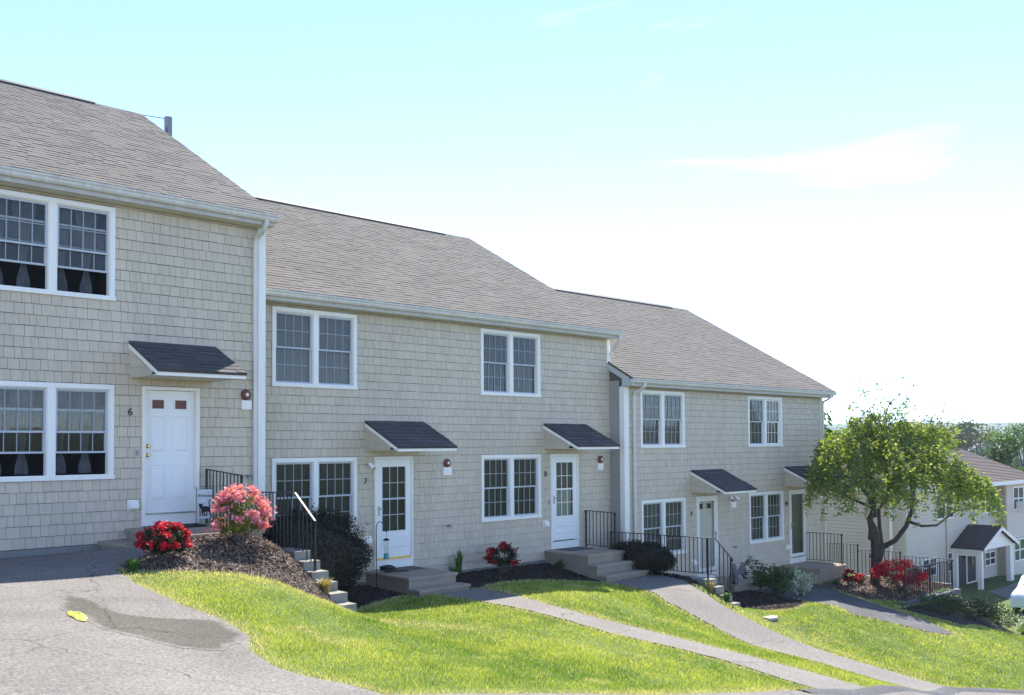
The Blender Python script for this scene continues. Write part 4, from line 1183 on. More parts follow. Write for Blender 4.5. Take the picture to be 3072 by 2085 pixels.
railing('black iron railing beside door 6 behind the cat flag', [(3.36, -.09, -.60), (3.36, -1.26, -.68)], .86, [(3.36, -.09, -.60, -1.49), (3.36, -1.26, -.68, -1.49)])
railing('black iron railing on the stepped wall behind the pink azalea', [(4.04, .30, -1.005), (4.04, -1.72, -.965), (4.04, -2.30, -1.38)], .86,
        [(4.04, .30, -1.005, -1.87), (4.04, -.55, -.99, -1.87), (4.04, -2.30, -1.38, -2.16)])
railing('short black iron railing on the stoop right of door 8', [(13.40, .46, -1.82), (13.40, -.44, -1.84)], .82, [(13.40, .46, -1.82, -2.72), (13.40, -.44, -1.84, -2.95)])
railing('long black iron railing above the wall between doors 8 and 9', [(14.14, .30, -2.375), (14.14, -2.72, -2.345), (14.14, -3.15, -2.75)], .80,
        [(14.14, .30, -2.375, -3.3), (14.14, -1.2, -2.36, -3.3), (14.14, -2.52, -2.35, -3.27), (14.14, -3.12, -2.72, -3.55)])
# fence round the planting bed beside door 10
railing('black iron railing on the right end of the door 10 stoop', [(23.12, .06, -2.98), (23.12, -1.10, -2.96)], .82, [(23.12, .06, -2.98, -3.86), (23.12, -1.10, -2.96, -3.86)])
railing('stepped black iron railing behind the weeping tree, section nearest the house', [(24.33, .40, -3.385), (24.33, -1.0, -3.365)], .80, [(24.33, .40, -3.385, -4.25), (24.33, -1.0, -3.365, -4.3)])
railing('stepped black iron railing behind the weeping tree, lower middle section', [(24.33, -1.02, -3.53), (24.33, -2.33, -3.50)], .74, [(24.33, -2.33, -3.48, -4.35)])
railing('black iron railing running behind the red azalea to the bed corner', [(24.33, -2.35, -3.61), (24.33, -3.85, -3.59)], .74, [(24.33, -3.85, -3.59, -4.45)], curl=False)
railing('black iron railing along the front of the tree bed by the large red azalea', [(24.31, -3.87, -3.60), (21.2, -3.87, -3.595)], .76, [(21.2, -3.87, -3.595, -4.45), (22.75, -3.87, -3.6, -4.45)])


# ------------------------------------------------------------------ stepped retaining walls
def block_wall(label, x, ys, thick=.30, bl=.40, bh=.152, zfloor=-3.1):
    """ys: (y_start, y_end, ztop) runs from the house outward"""
    t = thing('retaining_wall', label, 'retaining wall', (x, ys[-1][1], zfloor), 'stepped block walls')
    for a, c, zt_ in ys:
        z = zt_; row = 0
        while z > zfloor:
            y = a - (0 if row % 2 == 0 else bl / 2)
            first = a
            edges = [a]
            while y > c + .02:
                y -= bl
                edges.append(max(y, c))
            edges = sorted(set(edges), reverse=True)
            for p, q in zip(edges[:-1], edges[1:]):
                if p - q < .05: continue
                j = R.uniform(-.008, .008)
                piece('block', 'cube', MT['block'], t, (x - thick / 2 + j, q + .003, max(z - bh, zfloor) + .002), (thick, p - q - .006, z - max(z - bh, zfloor) - .004))
            z -= bh; row += 1
    return t


block_wall('stepped concrete block wall below the pink azalea', 4.04, [(.50, -1.97, -1.865), (-1.98, -2.21, -2.0), (-2.22, -2.46, -2.14), (-2.47, -2.70, -2.28), (-2.71, -2.96, -2.415), (-2.97, -3.2, -2.555)], zfloor=-3.05)
block_wall('stepped concrete block wall below the long railing by door 9', 14.14, [(.30, -2.66, -3.255), (-2.67, -2.84, -3.40), (-2.85, -3.05, -3.56), (-3.06, -3.26, -3.72)], zfloor=-4.15)
# stone wall carrying the front rail of the tree bed
t = thing('retaining_wall', 'low dark stone wall under the railing of the tree bed', 'retaining wall', (22.7, -3.95, -4.95), 'stepped block walls')
for row in range(4):
    x = 20.7 + (row % 2) * .2
    while x < 24.4:
        w_ = R.uniform(.3, .55); e = min(x + w_, 24.45)
        piece('stone', 'cube', MT['stone'], t, (x, -4.05 + R.uniform(-.02, .02), -4.92 + row * .125), (e - x - .01, .24, .118)); x = e
k = MB(); k.box(24.26, 24.42, -3.83, .40, -5.1, -4.30)
o = k.build('concrete_edge', MT['conc'], None, org=(24.34, -1.8, -5.1)); tag(o, 'low concrete kerb wall under the stepped railing', 'retaining wall')
k = MB(); k.box(23.3, 24.2, -.62, -.36, -4.42, -4.17); o = k.build('timber_edge', MT['barkl'], None, org=(23.75, -.5, -4.42)); tag(o, 'weathered timber edging right of the door 10 stoop', 'timber')


# ------------------------------------------------------------------ grass
def coarse(x, y, s, seed):
    r_ = np.random.default_rng(seed); o = 0
    for k in range(5):
        a = r_.uniform(0, 6.28); f = s * r_.uniform(.6, 1.8); o = o + np.sin((x * math.cos(a) + y * math.sin(a)) * f + r_.uniform(0, 6.28))
    return o / 5


BLOCKED = [PARK, ROAD, PATH7, PATH8, PATH10] + MULCH
STOOPS = [[(6.9, .6), (8.2, .6), (8.2, -1.25), (6.9, -1.25)], [(11.9, .6), (13.5, .6), (13.5, -1.45), (11.9, -1.45)], [(3.88, .6), (4.2, .6), (4.2, -3.2), (3.88, -3.2)], [(13.98, .6), (14.3, .6), (14.3, -3.3), (13.98, -3.3)], [(20.6, -3.8), (24.5, -3.8), (24.5, -4.1), (20.6, -4.1)], [(1.5, 0), (24.5, 0), (24.5, .7), (1.5, .7)]]


def scatter(n, x0, x1, y0, y1):
    x = NR.uniform(x0, x1, n); y = NR.uniform(y0, y1, n)
    dist = np.hypot(x - CAM[0], y - CAM[1])
    keep = NR.uniform(0, 1, n) < np.clip((9.5 / dist) ** 1.55, 0, 1)
    return x[keep], y[keep]


def grass(name, label, region, n):
    x, y = scatter(n, *region)
    ok = np.ones(len(x), bool)
    jx, jy = x + NR.normal(0, .03, len(x)), y + NR.normal(0, .03, len(x))
    for P_ in BLOCKED + STOOPS:
        ok &= ~inpoly(P_, jx, jy)
    x, y = x[ok], y[ok]
    de = np.full(len(x), 9.0)
    for P_ in BLOCKED: de = np.minimum(de, dseg(P_, x, y))
    z = H(x, y)
    n = len(x)
    dist = np.hypot(x - CAM[0], y - CAM[1])
    tall = np.clip(.62 + .35 * coarse(x, y, 2.3, 3) + .2 * coarse(x, y, 7, 5), .3, 1.3)
    hgt = (.036 + .026 * NR.uniform(0, 1, n)) * tall * (1 + .25 * np.clip((dist - 9) / 12, 0, 1))
    wid = .0040 * (dist / 8) ** 1.0 * NR.uniform(.7, 1.3, n)
    an = NR.uniform(0, 6.283, n); la = NR.uniform(0, 6.283, n); lean = NR.uniform(.15, .95, n) * hgt
    V = np.empty((n, 3, 3))
    V[:, 0] = np.c_[x - np.cos(an) * wid, y - np.sin(an) * wid, z - .004]
    V[:, 1] = np.c_[x + np.cos(an) * wid, y + np.sin(an) * wid, z - .004]
    V[:, 2] = np.c_[x + np.cos(la) * lean, y + np.sin(la) * lean, z + hgt]
    me = npmesh(name, V.reshape(-1, 3), np.arange(3 * n).reshape(n, 3), MT['blade'])
    # blade colours: fresh green with yellowed patches, straw along the edges
    m1 = np.clip(.5 + .62 * coarse(x, y, 1.7, 21) + .42 * coarse(x, y, 6, 9) + NR.normal(0, .22, n), 0, 1)
    edge = np.clip(1 - de / .26, 0, 1) * NR.uniform(.35, 1.3, n)
    slope = np.clip(1 - dseg([(1.0, -3.0), (2.2, -3.9), (3.1, -4.3), (4.1, -3.7), (5.2, -4.6)], x, y, False) / .55, 0, 1) * NR.uniform(.15, 1, n)
    slope2 = np.clip(1 - dseg([(13.6, -3.0), (13.75, -5.3), (13.6, -7.5)], x, y, False) / .38, 0, 1) * NR.uniform(.2, 1, n)
    patchy = np.clip(coarse(x, y, 3.1, 40) * 1.6 + coarse(x, y, 9, 41) - .75, 0, 1) * NR.uniform(.2, 1, n)
    dry = np.clip(np.maximum(np.maximum(np.maximum(edge, slope), slope2), patchy) + (NR.uniform(0, 1, n) < .09) * .8, 0, 1)
    g0, g1, st = np.array([.145, .255, .035]), np.array([.47, .51, .11]), np.array([.66, .57, .31])
    c = g0 + (g1 - g0) * m1[:, None]
    c = c + (st - c) * dry[:, None]
    c *= NR.uniform(.82, 1.15, n)[:, None]
    col = np.ones((n, 3, 4), np.float32); col[:, :, :3] = c[:, None, :]
    a = me.color_attributes.new('Col', 'FLOAT_COLOR', 'POINT'); a.data.foreach_set('color', col.ravel())
    o = link(name, me); o['kind'] = 'stuff'; o['label'] = label
    return o


grass('grass', 'mown spring lawn with yellowed patches between the paths', (-.1, 34, -12.5, .4), 1450000)


# mulch chips
def chips(polys, dens, m_='chip'):
    V = []
    for P_ in polys:
        A_ = np.array(P_); x0, y0 = A_.min(0); x1, y1 = A_.max(0)
        n = int((x1 - x0) * (y1 - y0) * dens)
        x = NR.uniform(x0, x1, n); y = NR.uniform(y0, y1, n)
        ok = inpoly(A_, x + NR.normal(0, .04, n), y + NR.normal(0, .04, n)); x, y = x[ok], y[ok]; n = len(x)
        z = H(x, y) + .012 + .03 * np.minimum(1, dseg(A_, x, y) / .35) + NR.uniform(.0, .012, n)
        an = NR.uniform(0, 6.283, n); ln = NR.uniform(.012, .040, n); wd = NR.uniform(.004, .010, n)
        d = np.c_[np.cos(an), np.sin(an), NR.normal(0, .5, n)]; w = np.c_[-np.sin(an), np.cos(an), NR.normal(0, .6, n)]
        c = np.c_[x, y, z]
        V.append(np.stack([c - d * ln[:, None] - w * wd[:, None], c + d * ln[:, None] - w * wd[:, None], c + d * ln[:, None] + w * wd[:, None], c - d * ln[:, None] + w * wd[:, None]], 1))
    V = np.concatenate(V); n = len(V)
    o = link('mulch_chips', npmesh('mulch_chips', V.reshape(-1, 3), np.arange(4 * n).reshape(n, 4), MT[m_])); o['kind'] = 'stuff'; o['label'] = 'shredded bark mulch covering the planting beds'


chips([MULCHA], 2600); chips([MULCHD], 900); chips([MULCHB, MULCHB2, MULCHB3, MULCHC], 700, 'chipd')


# ------------------------------------------------------------------ foliage tools
def leaf_quads(C, size, aspect=.5, droop=0.0, up=.0, rng=NR):
    """folded diamond leaves at points C (n,3): returns V (n*4,3), F"""
    n = len(C)
    d = rng.normal(0, 1, (n, 3)); d[:, 2] = d[:, 2] * .6 - droop + up; d /= np.linalg.norm(d, axis=1)[:, None]
    q = rng.normal(0, 1, (n, 3)); w = np.cross(d, q); w /= np.linalg.norm(w, axis=1)[:, None]
    s = size * rng.uniform(.65, 1.3, n)
    L_ = d * s[:, None]; W_ = w * (s * aspect)[:, None]; nn = np.cross(d, w) * (s * .12)[:, None]
    V = np.stack([C, C + L_ * .5 + W_ * .5 + nn, C + L_, C + L_ * .5 - W_ * .5 + nn], 1)
    return V.reshape(-1, 3), np.arange(4 * n).reshape(n, 4)


def in_ell(n, c, r, shell=0.0, rng=NR, flat=None):
    p = rng.normal(0, 1, (n, 3)); p /= np.linalg.norm(p, axis=1)[:, None]
    k = rng.uniform(shell ** 3, 1, n) ** (1 / 3)
    p = p * k[:, None] * np.array(r) + np.array(c)
    return p


def leaves_obj(name, C, size, mat, parent, aspect=.5, droop=0.0, up=0.0, label=None):
    V, F = leaf_quads(np.asarray(C), size, aspect, droop, up)
    return link(name, npmesh(name, V - np.array(wloc(parent)[:]), F, mat), parent, label=label)


def flowers(name, C, size, mat, parent, petals=5):
    n = len(C)
    ax = NR.normal(0, .6, (n, 3)) + np.array([-.35, -.45, .9]); ax /= np.linalg.norm(ax, axis=1)[:, None]
    q = NR.normal(0, 1, (n, 3)); a = np.cross(ax, q); a /= np.linalg.norm(a, axis=1)[:, None]; b = np.cross(ax, a)
    s = size * NR.uniform(.7, 1.25, n)
    V = np.empty((n, 1 + 2 * petals, 3)); V[:, 0] = C
    for k in range(2 * petals):
        t = math.pi * k / petals; rr = 1.0 if k % 2 == 0 else .55
        V[:, 1 + k] = C + (a * math.cos(t) + b * math.sin(t)) * (s * rr)[:, None] + ax * (s * (.45 if k % 2 == 0 else .2))[:, None]
    F = np.array([[0, 1 + k, 1 + (k + 1) % (2 * petals)] for k in range(2 * petals)])
    FF = (F[None] + (np.arange(n) * (1 + 2 * petals))[:, None, None]).reshape(-1, 3)
    return link(name, npmesh(name, V.reshape(-1, 3) - np.array(wloc(parent)[:]), FF, mat), parent)


def twigs(name, base, tips, parent, mat, r0=.008):
    b = MB()
    for tp in tips:
        m = (Vector(base) + Vector(tp)) / 2 + Vector((R.uniform(-.04, .04), R.uniform(-.04, .04), R.uniform(-.05, .02)))
        st = Vector(base) + Vector((R.uniform(-.06, .06), R.uniform(-.06, .06), 0))
        b.tube([st, m, tp], [r0, r0 * .7, r0 * .35], 5)
    return b.build(name, mat, parent)


def clump_points(n, c, r, nclump, cr, rng=NR, hemi=True):
    k = in_ell(nclump, c, r, .72)
    if hemi: k[:, 2] = np.where(k[:, 2] < c[2] - r[2] * .5, c[2] - r[2] * .5 + rng.uniform(0, r[2] * .3, nclump), k[:, 2])
    i = rng.integers(0, nclump, n)
    return k[i] + rng.normal(0, 1, (n, 3)) * cr


def azalea(label, base, w, hgt, flower, nfl, leafm, nlf, cover=1.0, leggy=False, dense=True):
    t = thing('azalea_bush', label, 'azalea', base, 'azaleas')
    c = (base[0], base[1], base[2] + hgt * (.50 if leggy else .56)); r = (w / 2, w / 2, hgt * (.50 if leggy else .46))
    tips = in_ell(26, c, (r[0] * .9, r[1] * .9, r[2] * .9), .75)
    tips[:, 2] = np.maximum(tips[:, 2], base[2] + hgt * .35)
    twigs('branches', base, [tuple(p) for p in tips], t, MT['barkg'], .009)
    L1 = clump_points(nlf, c, (r[0] * .92, r[1] * .92, r[2] * .95), 60, w * .045)
    if leggy: L1 = L1[(L1[:, 2] > base[2] + hgt * .22) | (NR.uniform(0, 1, len(L1)) < .75)]
    L1 = L1[L1[:, 2] > base[2] + .02]
    leaves_obj('foliage', L1, .036, leafm, t, .5)
    k = in_ell(max(14, int(34 * cover)), c, (r[0], r[1], r[2] * 1.05), .93)
    k = k[(k[:, 2] > c[2] - r[2] * (.45 if leggy else .35))]
    top = k[np.argsort(-k[:, 2] + NR.normal(0, r[2] * .35, len(k)))]
    i = NR.integers(0, len(top), nfl)
    F_ = top[i] + NR.normal(0, 1, (nfl, 3)) * np.array([w * .055, w * .055, w * .035])
    flowers('flowers', F_, .030, flower, t)['kind'] = 'stuff'
    return t


azalea('tall leggy azalea with coral pink flowers beside the stepped wall', (2.78, -2.32, h1(2.78, -2.32) + .02), .76, .82, MT['pink'], 1300, MT['azl'], 5200, 1.9, True)
azalea('low red azalea in front of the door 6 stoop', (1.50, -2.62, h1(1.50, -2.62) + .01), .60, .50, MT['red'], 800, MT['azd'], 6000, 1.2)
azalea('small crimson azalea against the wall between doors 7 and 8', (10.05, -.15, h1(10.05, -.15) + .02), .66, .62, MT['crims'], 520, MT['azd'], 3600, 1.1)
azalea('large crimson azalea at the foot of the weeping tree by the railing', (22.25, -3.25, h1(22.25, -3.25) + .02), 1.35, .80, MT['red'], 2000, MT['azd'], 4200, 2.4)
azalea('small crimson azalea left of the weeping tree trunk', (21.95, -1.95, h1(21.95, -1.95) + .02), .42, .46, MT['crims'], 340, MT['azd'], 1300, .9)
azalea('smallest red azalea close to the weeping tree trunk', (22.35, -2.05, h1(22.35, -2.05) + .02), .30, .28, MT['red'], 190, MT['azd'], 700, .8)


def evergreen(label, base, rx, ry, hgt, n, lobes, lsize=.04):
    t = thing('evergreen_bush', label, 'bush', base, 'dark clipped evergreens')
    c = np.array([base[0], base[1], base[2] + hgt * .52])
    core = MB(); core.blob((c[0], c[1], c[2] - hgt * .02), (rx * .80, ry * .80, hgt * .43), 18, 12, .05)
    P_ = in_ell(n, c, (rx, ry, hgt * .5), .80)
    P_ *= 1
    ph = np.arctan2(P_[:, 1] - c[1], P_[:, 0] - c[0]); bump = 1 + .06 * np.sin(ph * 5 + P_[:, 2] * 7) + .05 * np.sin(P_[:, 2] * 11 + ph * 3)
    P_ = c + (P_ - c) * bump[:, None]
    ex = clump_points(int(n * .22), c, (rx * 1.0, ry * 1.0, hgt * .51), 90, .06)
    P_ = np.vstack([P_, ex]); P_ = P_[P_[:, 2] > base[2] + .02]
    core.build('inner_branches', MT['bark'], t, smooth=True)
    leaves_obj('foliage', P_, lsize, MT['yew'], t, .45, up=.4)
    return t


evergreen('big dark rounded evergreen bush under the window left of door 7', (4.80, -.80, h1(5.12, -.6)), 1.25, .68, 1.62, 27000, 5)
evergreen('low spreading dark evergreen bush beside the door 8 steps', (13.62, -1.05, h1(13.62, -1.05) - .02), .46, .95, .74, 11000, 3)


def herb(name, label, cat, base, n, ln, mat, wid=.02, spread=.5, arch=.6, group=None):
    """a tuft of arching blades"""
    b = MB()
    for _ in range(n):
        a = R.uniform(0, 6.283); s = R.uniform(.25, 1) * spread; l = ln * R.uniform(.6, 1.1)
        p0 = Vector(base) + Vector((R.uniform(-.04, .04), R.uniform(-.04, .04), 0)); d = Vector((math.cos(a), math.sin(a), 0)); w = Vector((-d.y, d.x, 0)) * wid * R.uniform(.6, 1.2)
        p1 = p0 + d * l * s * .4 + Vector((0, 0, l * .65)); p2 = p0 + d * l * s + Vector((0, 0, l * (1 - arch * s * .6)))
        b.add([p0 - w * .6, p0 + w * .6, p1 + w, p1 - w, p2], [(0, 1, 2, 3), (3, 2, 4)])
    o = b.build(name, mat, None, org=base); tag(o, label, cat, group); return o


herb('ornamental_grass', 'straw yellow grass tuft on the stepped wall', 'grass tuft', (3.90, -2.80, -2.44), 150, .30, MT['straw'], .008, .75)
herb('grass_tuft', 'leafy green weed clump at the corner of the mulch by the asphalt', 'weeds', (.98, -2.86, h1(.98, -2.86)), 130, .20, MT['lily'], .010, .8)
herb('daylily', 'arching daylily clump right of the door 7 stoop', 'plant', (8.75, -.05, h1(8.75, -.05)), 70, .36, MT['lily'], .014, .9, group=None)
herb('tall_plant', 'upright leafy stem against the wall right of door 7', 'plant', (9.20, .30, h1(9.2, .3)), 26, .58, MT['lily'], .026, .35)
herb('iris_clump', 'tall leafy plant between the door 8 steps and the evergreen', 'plant', (13.62, -.62, h1(13.62, -.62)), 46, .74, MT['plantd'], .028, .45)
herb('weed_clump', 'pale weeds growing at the top of the wall by door 9', 'weeds', (13.90, -2.75, h1(13.9, -2.75)), 110, .30, MT['straw'], .008, .6)
herb('weed_clump', 'green weeds growing lower down the wall by door 9', 'weeds', (13.92, -3.15, h1(13.92, -3.15)), 100, .26, MT['lily'], .009, .6)
herb('fern', 'low dark fern at the left foot of the door 8 stoop', 'plant', (11.6, -.35, h1(11.6, -.35)), 60, .34, MT['plantd'], .018, .9)
herb('grass_tuft', 'green grass strip below the door 10 steps', 'weeds', (21.7, -1.62, h1(21.7, -1.62)), 120, .16, MT['lily'], .012, .9)
herb('sedge', 'pale sedge clump behind the large red azalea', 'plant', (23.3, -2.9, h1(23.3, -2.9)), 70, .42, MT['straw'], .008, .6)


def shrub(name, label, base, w, hgt, mat, n, ls):
    t = thing(name, label, 'shrub', base)
    c = (base[0], base[1], base[2] + hgt * .55); r = (w / 2, w / 2, hgt * .48)
    tips = in_ell(14, c, r, .8); twigs('branches', base, [tuple(p) for p in tips], t, MT['barkg'], .010)
    P_ = clump_points(n, c, r, 40, w * .06, hemi=False); P_ = P_[P_[:, 2] > base[2] + .03]
    leaves_obj('foliage', P_, ls, mat, t, .6)


shrub('variegated_shrub', 'pale variegated shrub glowing in the sun before the door 10 steps', (18.85, -2.15, h1(18.85, -2.15)), .50, .72, MT['varig'], 420, .10)
shrub('dark_shrub', 'dark leafy shrub between the door 9 stoop and the pale shrub', (18.2, -1.75, h1(18.2, -1.75)), 1.0, .75, MT['plantd'], 1300, .08)
shrub('dark_shrub', 'dark shrub with a spiky top just right of the door 9 stoop', (18.75, -.75, h1(18.75, -.75)), .6, .80, MT['azd'], 600, .06)
for i, (x, y, w_, hh, m_) in enumerate(((21.3, -4.75, 1.1, .45, 'plantd'), (22.6, -5.0, 1.3, .5, 'azd'), (23.9, -5.2, 1.2, .5, 'plantd'), (25.6, -4.2, 1.5, .6, 'azd'), (26.9, -5.6, 1.3, .5, 'plantd'))):
    shrub('low_shrub', ['low dark shrub at the left foot of the stone bed wall', 'wide low dark shrub below the middle of the bed railing', 'low dark shrub below the right end of the bed railing', 'larger dark shrub past the corner of the bed railing', 'low dark shrub behind the pale flecked shrubs'][i], (x, y, h1(x, y)), w_, hh, MT[m_], 1500, .06)
for i, (x, y, s) in enumerate(((24.9, -5.0, .8), (26.0, -5.4, .7), (27.2, -4.9, .9))):
    shrub('pale_shrub', ['pale flecked shrub below the bed railing, nearest the corner', 'smallest pale flecked shrub in the bed below the railing', 'pale flecked shrub nearest the white porch'][i], (x, y, h1(x, y)), s, s * .75, MT['varig'] if i != 1 else MT['lily'], 420, .085)

# ------------------------------------------------------------------ small things
# garden flag with a cat
fx0, fx1, fy, fz1, fz0 = 3.025, 3.275, -.45, -.915, -1.385
t = thing('garden_flag', 'white welcome garden flag with a black cat beside door 6', 'garden flag', (3.01, fy, -1.49))
b = MB(); b.tube([(3.005, fy, -1.49), (3.005, fy, -.905)], .006, 6); b.tube([(3.005, fy, -.905), (3.29, fy, -.905)], .005, 6)
ring = [(3.005 - .012 + .017 * math.cos(a), fy, -.888 + .017 * math.sin(a)) for a in np.linspace(0, 6.1, 12)]; b.tube(ring, .004, 5); b.build('pole', MT['iron'], t)
v = []; nn = 12
for j in range(9):
    for i in range(nn): v.append((fx0 + (fx1 - fx0) * i / (nn - 1), fy + .006 * math.sin(i * .9) * j / 8, fz1 + (fz0 - fz1) * j / 8))
ff = [(j * nn + i, j * nn + i + 1, (j + 1) * nn + i + 1, (j + 1) * nn + i) for j in range(8) for i in range(nn - 1)]
b = MB(); b.add(v, ff); b.add([(p[0], p[1] + .003, p[2]) for p in v], [f[::-1] for f in ff]); cl = b.build('cloth', MT['flag'], t)
link('lettering', text_mesh('Welcome', .068, .0012, MT['screen'], .35), cl, (3.145, fy - .0085, -1.015))


def print_poly(pts, m, name='cat_print'):
    MB().prism([(fx0 + (fx1 - fx0) * p[0], fz0 + (fz1 - fz0) * p[1]) for p in pts], 'y', fy - .0095, fy - .0075).build(name, m, cl)


# body, head, legs and raised tail (0..1 over the cloth)
print_poly([(.30, .40), (.42, .43), (.62, .42), (.78, .40), (.86, .33), (.88, .24), (.80, .22), (.70, .25), (.52, .23), (.36, .22), (.26, .27)], MT['catb'])
print_poly([(.10, .55), (.13, .50), (.20, .52), (.27, .50), (.33, .54), (.35, .44), (.32, .38), (.24, .34), (.14, .38), (.09, .45)], MT['catb'])
print_poly([(.80, .38), (.87, .36), (.84, .46), (.80, .56), (.83, .61), (.90, .61), (.89, .65), (.80, .65), (.75, .58), (.77, .48)], MT['catb'])
for lx in ((.28, .35, .36, .08), (.40, .46, .49, .09), (.62, .68, .60, .09), (.78, .87, .90, .08)): print_poly([(lx[0], .27), (lx[1], .27), (lx[2] + .05, lx[3]), (lx[2] - .03, lx[3])], MT['catb'])
print_poly([(.12, .36), (.24, .35), (.28, .22), (.24, .10), (.16, .08), (.11, .16)], MT['cato'], 'chest_print')
for bx_, bz_ in ((.72, .88), (.44, .53), (.14, .66)): print_poly([(bx_, bz_), (bx_ + .03, bz_ + .03), (bx_ + .05, bz_), (bx_ + .03, bz_ - .015)], MT['screen'], 'butterfly_print')

# blue-grey pot at the right of the stoop
b = MB(); b.lathe([(.055, 0), (.075, .07), (.085, .12), (.092, .135), (.092, .15), (.075, .15), (.07, .13)], (3.22, -.70, -1.489), 16)
tag(b.build('plant_pot', MT['potb'], None, True, org=(3.22, -.7, -1.489)), 'small blue grey pot on the door 6 stoop', 'pot')

# shepherd hook + tube feeder left of door 7
hx, hy = 6.90, .05
hz = h1(hx, hy)
pts = [(hx, hy, hz - .05), (hx, hy, -1.80)] + [(hx + .085 - .085 * math.cos(a), hy - .0, -1.80 + .11 * math.sin(a)) for a in np.linspace(.2, 2.5, 9)] + [(hx + .175, hy, -1.80), (hx + .205, hy, -1.87), (hx + .235, hy, -1.895), (hx + .262, hy, -1.875), (hx + .262, hy, -1.83)]
tag(MB().tube(pts, .0085, 6).build('shepherd_hook', MT['iron'], None, True, org=(hx, hy, hz)), 'thin black shepherd hook standing left of door 7', 'hook')
fx, fz = hx + .235, -2.42
t = thing('bird_feeder', 'clear tube bird feeder with green caps hanging by door 7', 'bird feeder', (fx, hy, fz))
MB().lathe([(.058, 0), (.062, .02), (.052, .03), (.048, .09), (.05, .11)], (fx, hy, fz), 14).build('seed_base', MT['teal'], t)
MB().lathe([(.044, .10), (.044, .37)], (fx, hy, fz), 14).build('tube', MT['glass'], t)
MB().lathe([(.03, .355), (.058, .36), (.06, .38), (.02, .40)], (fx, hy, fz), 14).build('cap', MT['catb'], t)
MB().tube([(fx, hy, fz + .4), (fx, hy, fz + .53)], .004, 5).build('wire', MT['iron'], t)

# coiled black hose on the stoop of door 7
pts = []
for k in range(70):
    a = k * .42; r_ = .10 + .035 * math.sin(k * .7)
    pts.append((7.18 + r_ * 1.35 * math.cos(a), .05 + r_ * .9 * math.sin(a), -2.66 + .0011 * k + .03 * abs(math.sin(k * .33))))
pts += [(7.32 + .05 * k, -.03 - .01 * k, -2.666) for k in range(6)]
tag(MB().tube(pts, .017, 6).build('garden_hose', MT['black'], None, True, org=(7.18, .05, -2.68)), 'coiled black garden hose on the left of the door 7 stoop', 'hose')

# blue and white swirled garden ball by the door 8 steps
t = thing('garden_ornament', 'blue and white swirled garden ornament beside the door 8 steps', 'ornament', (13.58, -1.35, h1(13.58, -1.35)))
gz = h1(13.58, -1.35)
MB().lathe([(.05, 0), (.06, .02), (.035, .05), (.03, .12), (.05, .15)], (13.58, -1.35, gz), 12).build('pedestal', MT['teal'], t, True)
MB().blob((13.58, -1.35, gz + .27), .125, 18, 12).build('ball', MT['blue'], t, True)
b = MB()
for s_ in (0, 1.6, 3.2, 4.8):
    pts = [(13.58 + .127 * math.cos(p) * math.cos(s_ + p * 1.5), -1.35 + .127 * math.cos(p) * math.sin(s_ + p * 1.5), gz + .27 + .127 * math.sin(p)) for p in np.linspace(-1.2, 1.3, 9)]
    b.tube(pts, [.004, .012, .02, .026, .026, .022, .016, .010, .004], 6)
b.build('swirl', MT['ballw'], t, True)

# seated stone gargoyle on the stoop of door 9
t = thing('gargoyle_statue', 'dark stone gargoyle statue seated on the door 9 stoop', 'statue', (17.42, -1.05, -3.86))
gx, gy, gz = 17.42, -1.05, -3.86


def skin(name, verts, edges, radii, m, parent, root=0, sub=1):
    me = bpy.data.meshes.new(name); o_ = wloc(parent)
    me.from_pydata([Vector(p) - o_ for p in verts], edges, [])
    ob = link(name, me, parent)
    md = ob.modifiers.new('skin', 'SKIN'); md.use_smooth_shade = True
    for i, r_ in enumerate(radii): me.skin_vertices[0].data[i].radius = (r_, r_) if not isinstance(r_, tuple) else r_
    me.skin_vertices[0].data[root].use_root = True
    sb = ob.modifiers.new('smooth', 'SUBSURF'); sb.levels = sb.render_levels = sub
    me.materials.append(m); return ob


def gv(a, b_, c): return (gx + a, gy + b_, gz + c)


skin('body', [gv(.06, .05, .10), gv(.03, .02, .24), gv(-.03, -.02, .36), gv(-.06, -.04, .46), gv(-.13, -.07, .45), gv(.02, -.10, .06), gv(-.10, -.12, .05), gv(-.05, -.10, .26), gv(-.12, -.14, .10), gv(-.15, -.16, .03), gv(-.0, .08, .26), gv(-.12, .06, .12), gv(-.16, .05, .03), gv(.06, .14, .07), gv(-.08, .15, .04), gv(.16, .06, .06), gv(.22, .02, .14), gv(-.03, -.06, .53), gv(-.05, .02, .53)],
     [(0, 1), (1, 2), (2, 3), (3, 4), (0, 5), (5, 6), (2, 7), (7, 8), (8, 9), (2, 10), (10, 11), (11, 12), (0, 13), (13, 14), (0, 15), (15, 16), (3, 17), (3, 18)],
     [.11, .10, .085, .075, .035, .07, .035, .045, .035, .03, .045, .035, .03, .07, .035, .03, .015, .018, .018], MT['stone'], t)
for s_ in (-1, 1):
    b = MB(); w0 = gv(.05, .06 * s_, .34)
    v = [w0, gv(.12, .14 * s_, .52), gv(.22, .20 * s_, .44), gv(.24, .18 * s_, .33), gv(.18, .12 * s_, .24), gv(.08, .06 * s_, .22)]
    v2 = [(p[0] + .016, p[1] + .01 * s_, p[2]) for p in v]
    b.add(v + v2, [tuple(range(6)), tuple(range(11, 5, -1))] + [(i, (i + 1) % 6, 6 + (i + 1) % 6, 6 + i) for i in range(6)]); b.build('wing', MT['stone'], t)

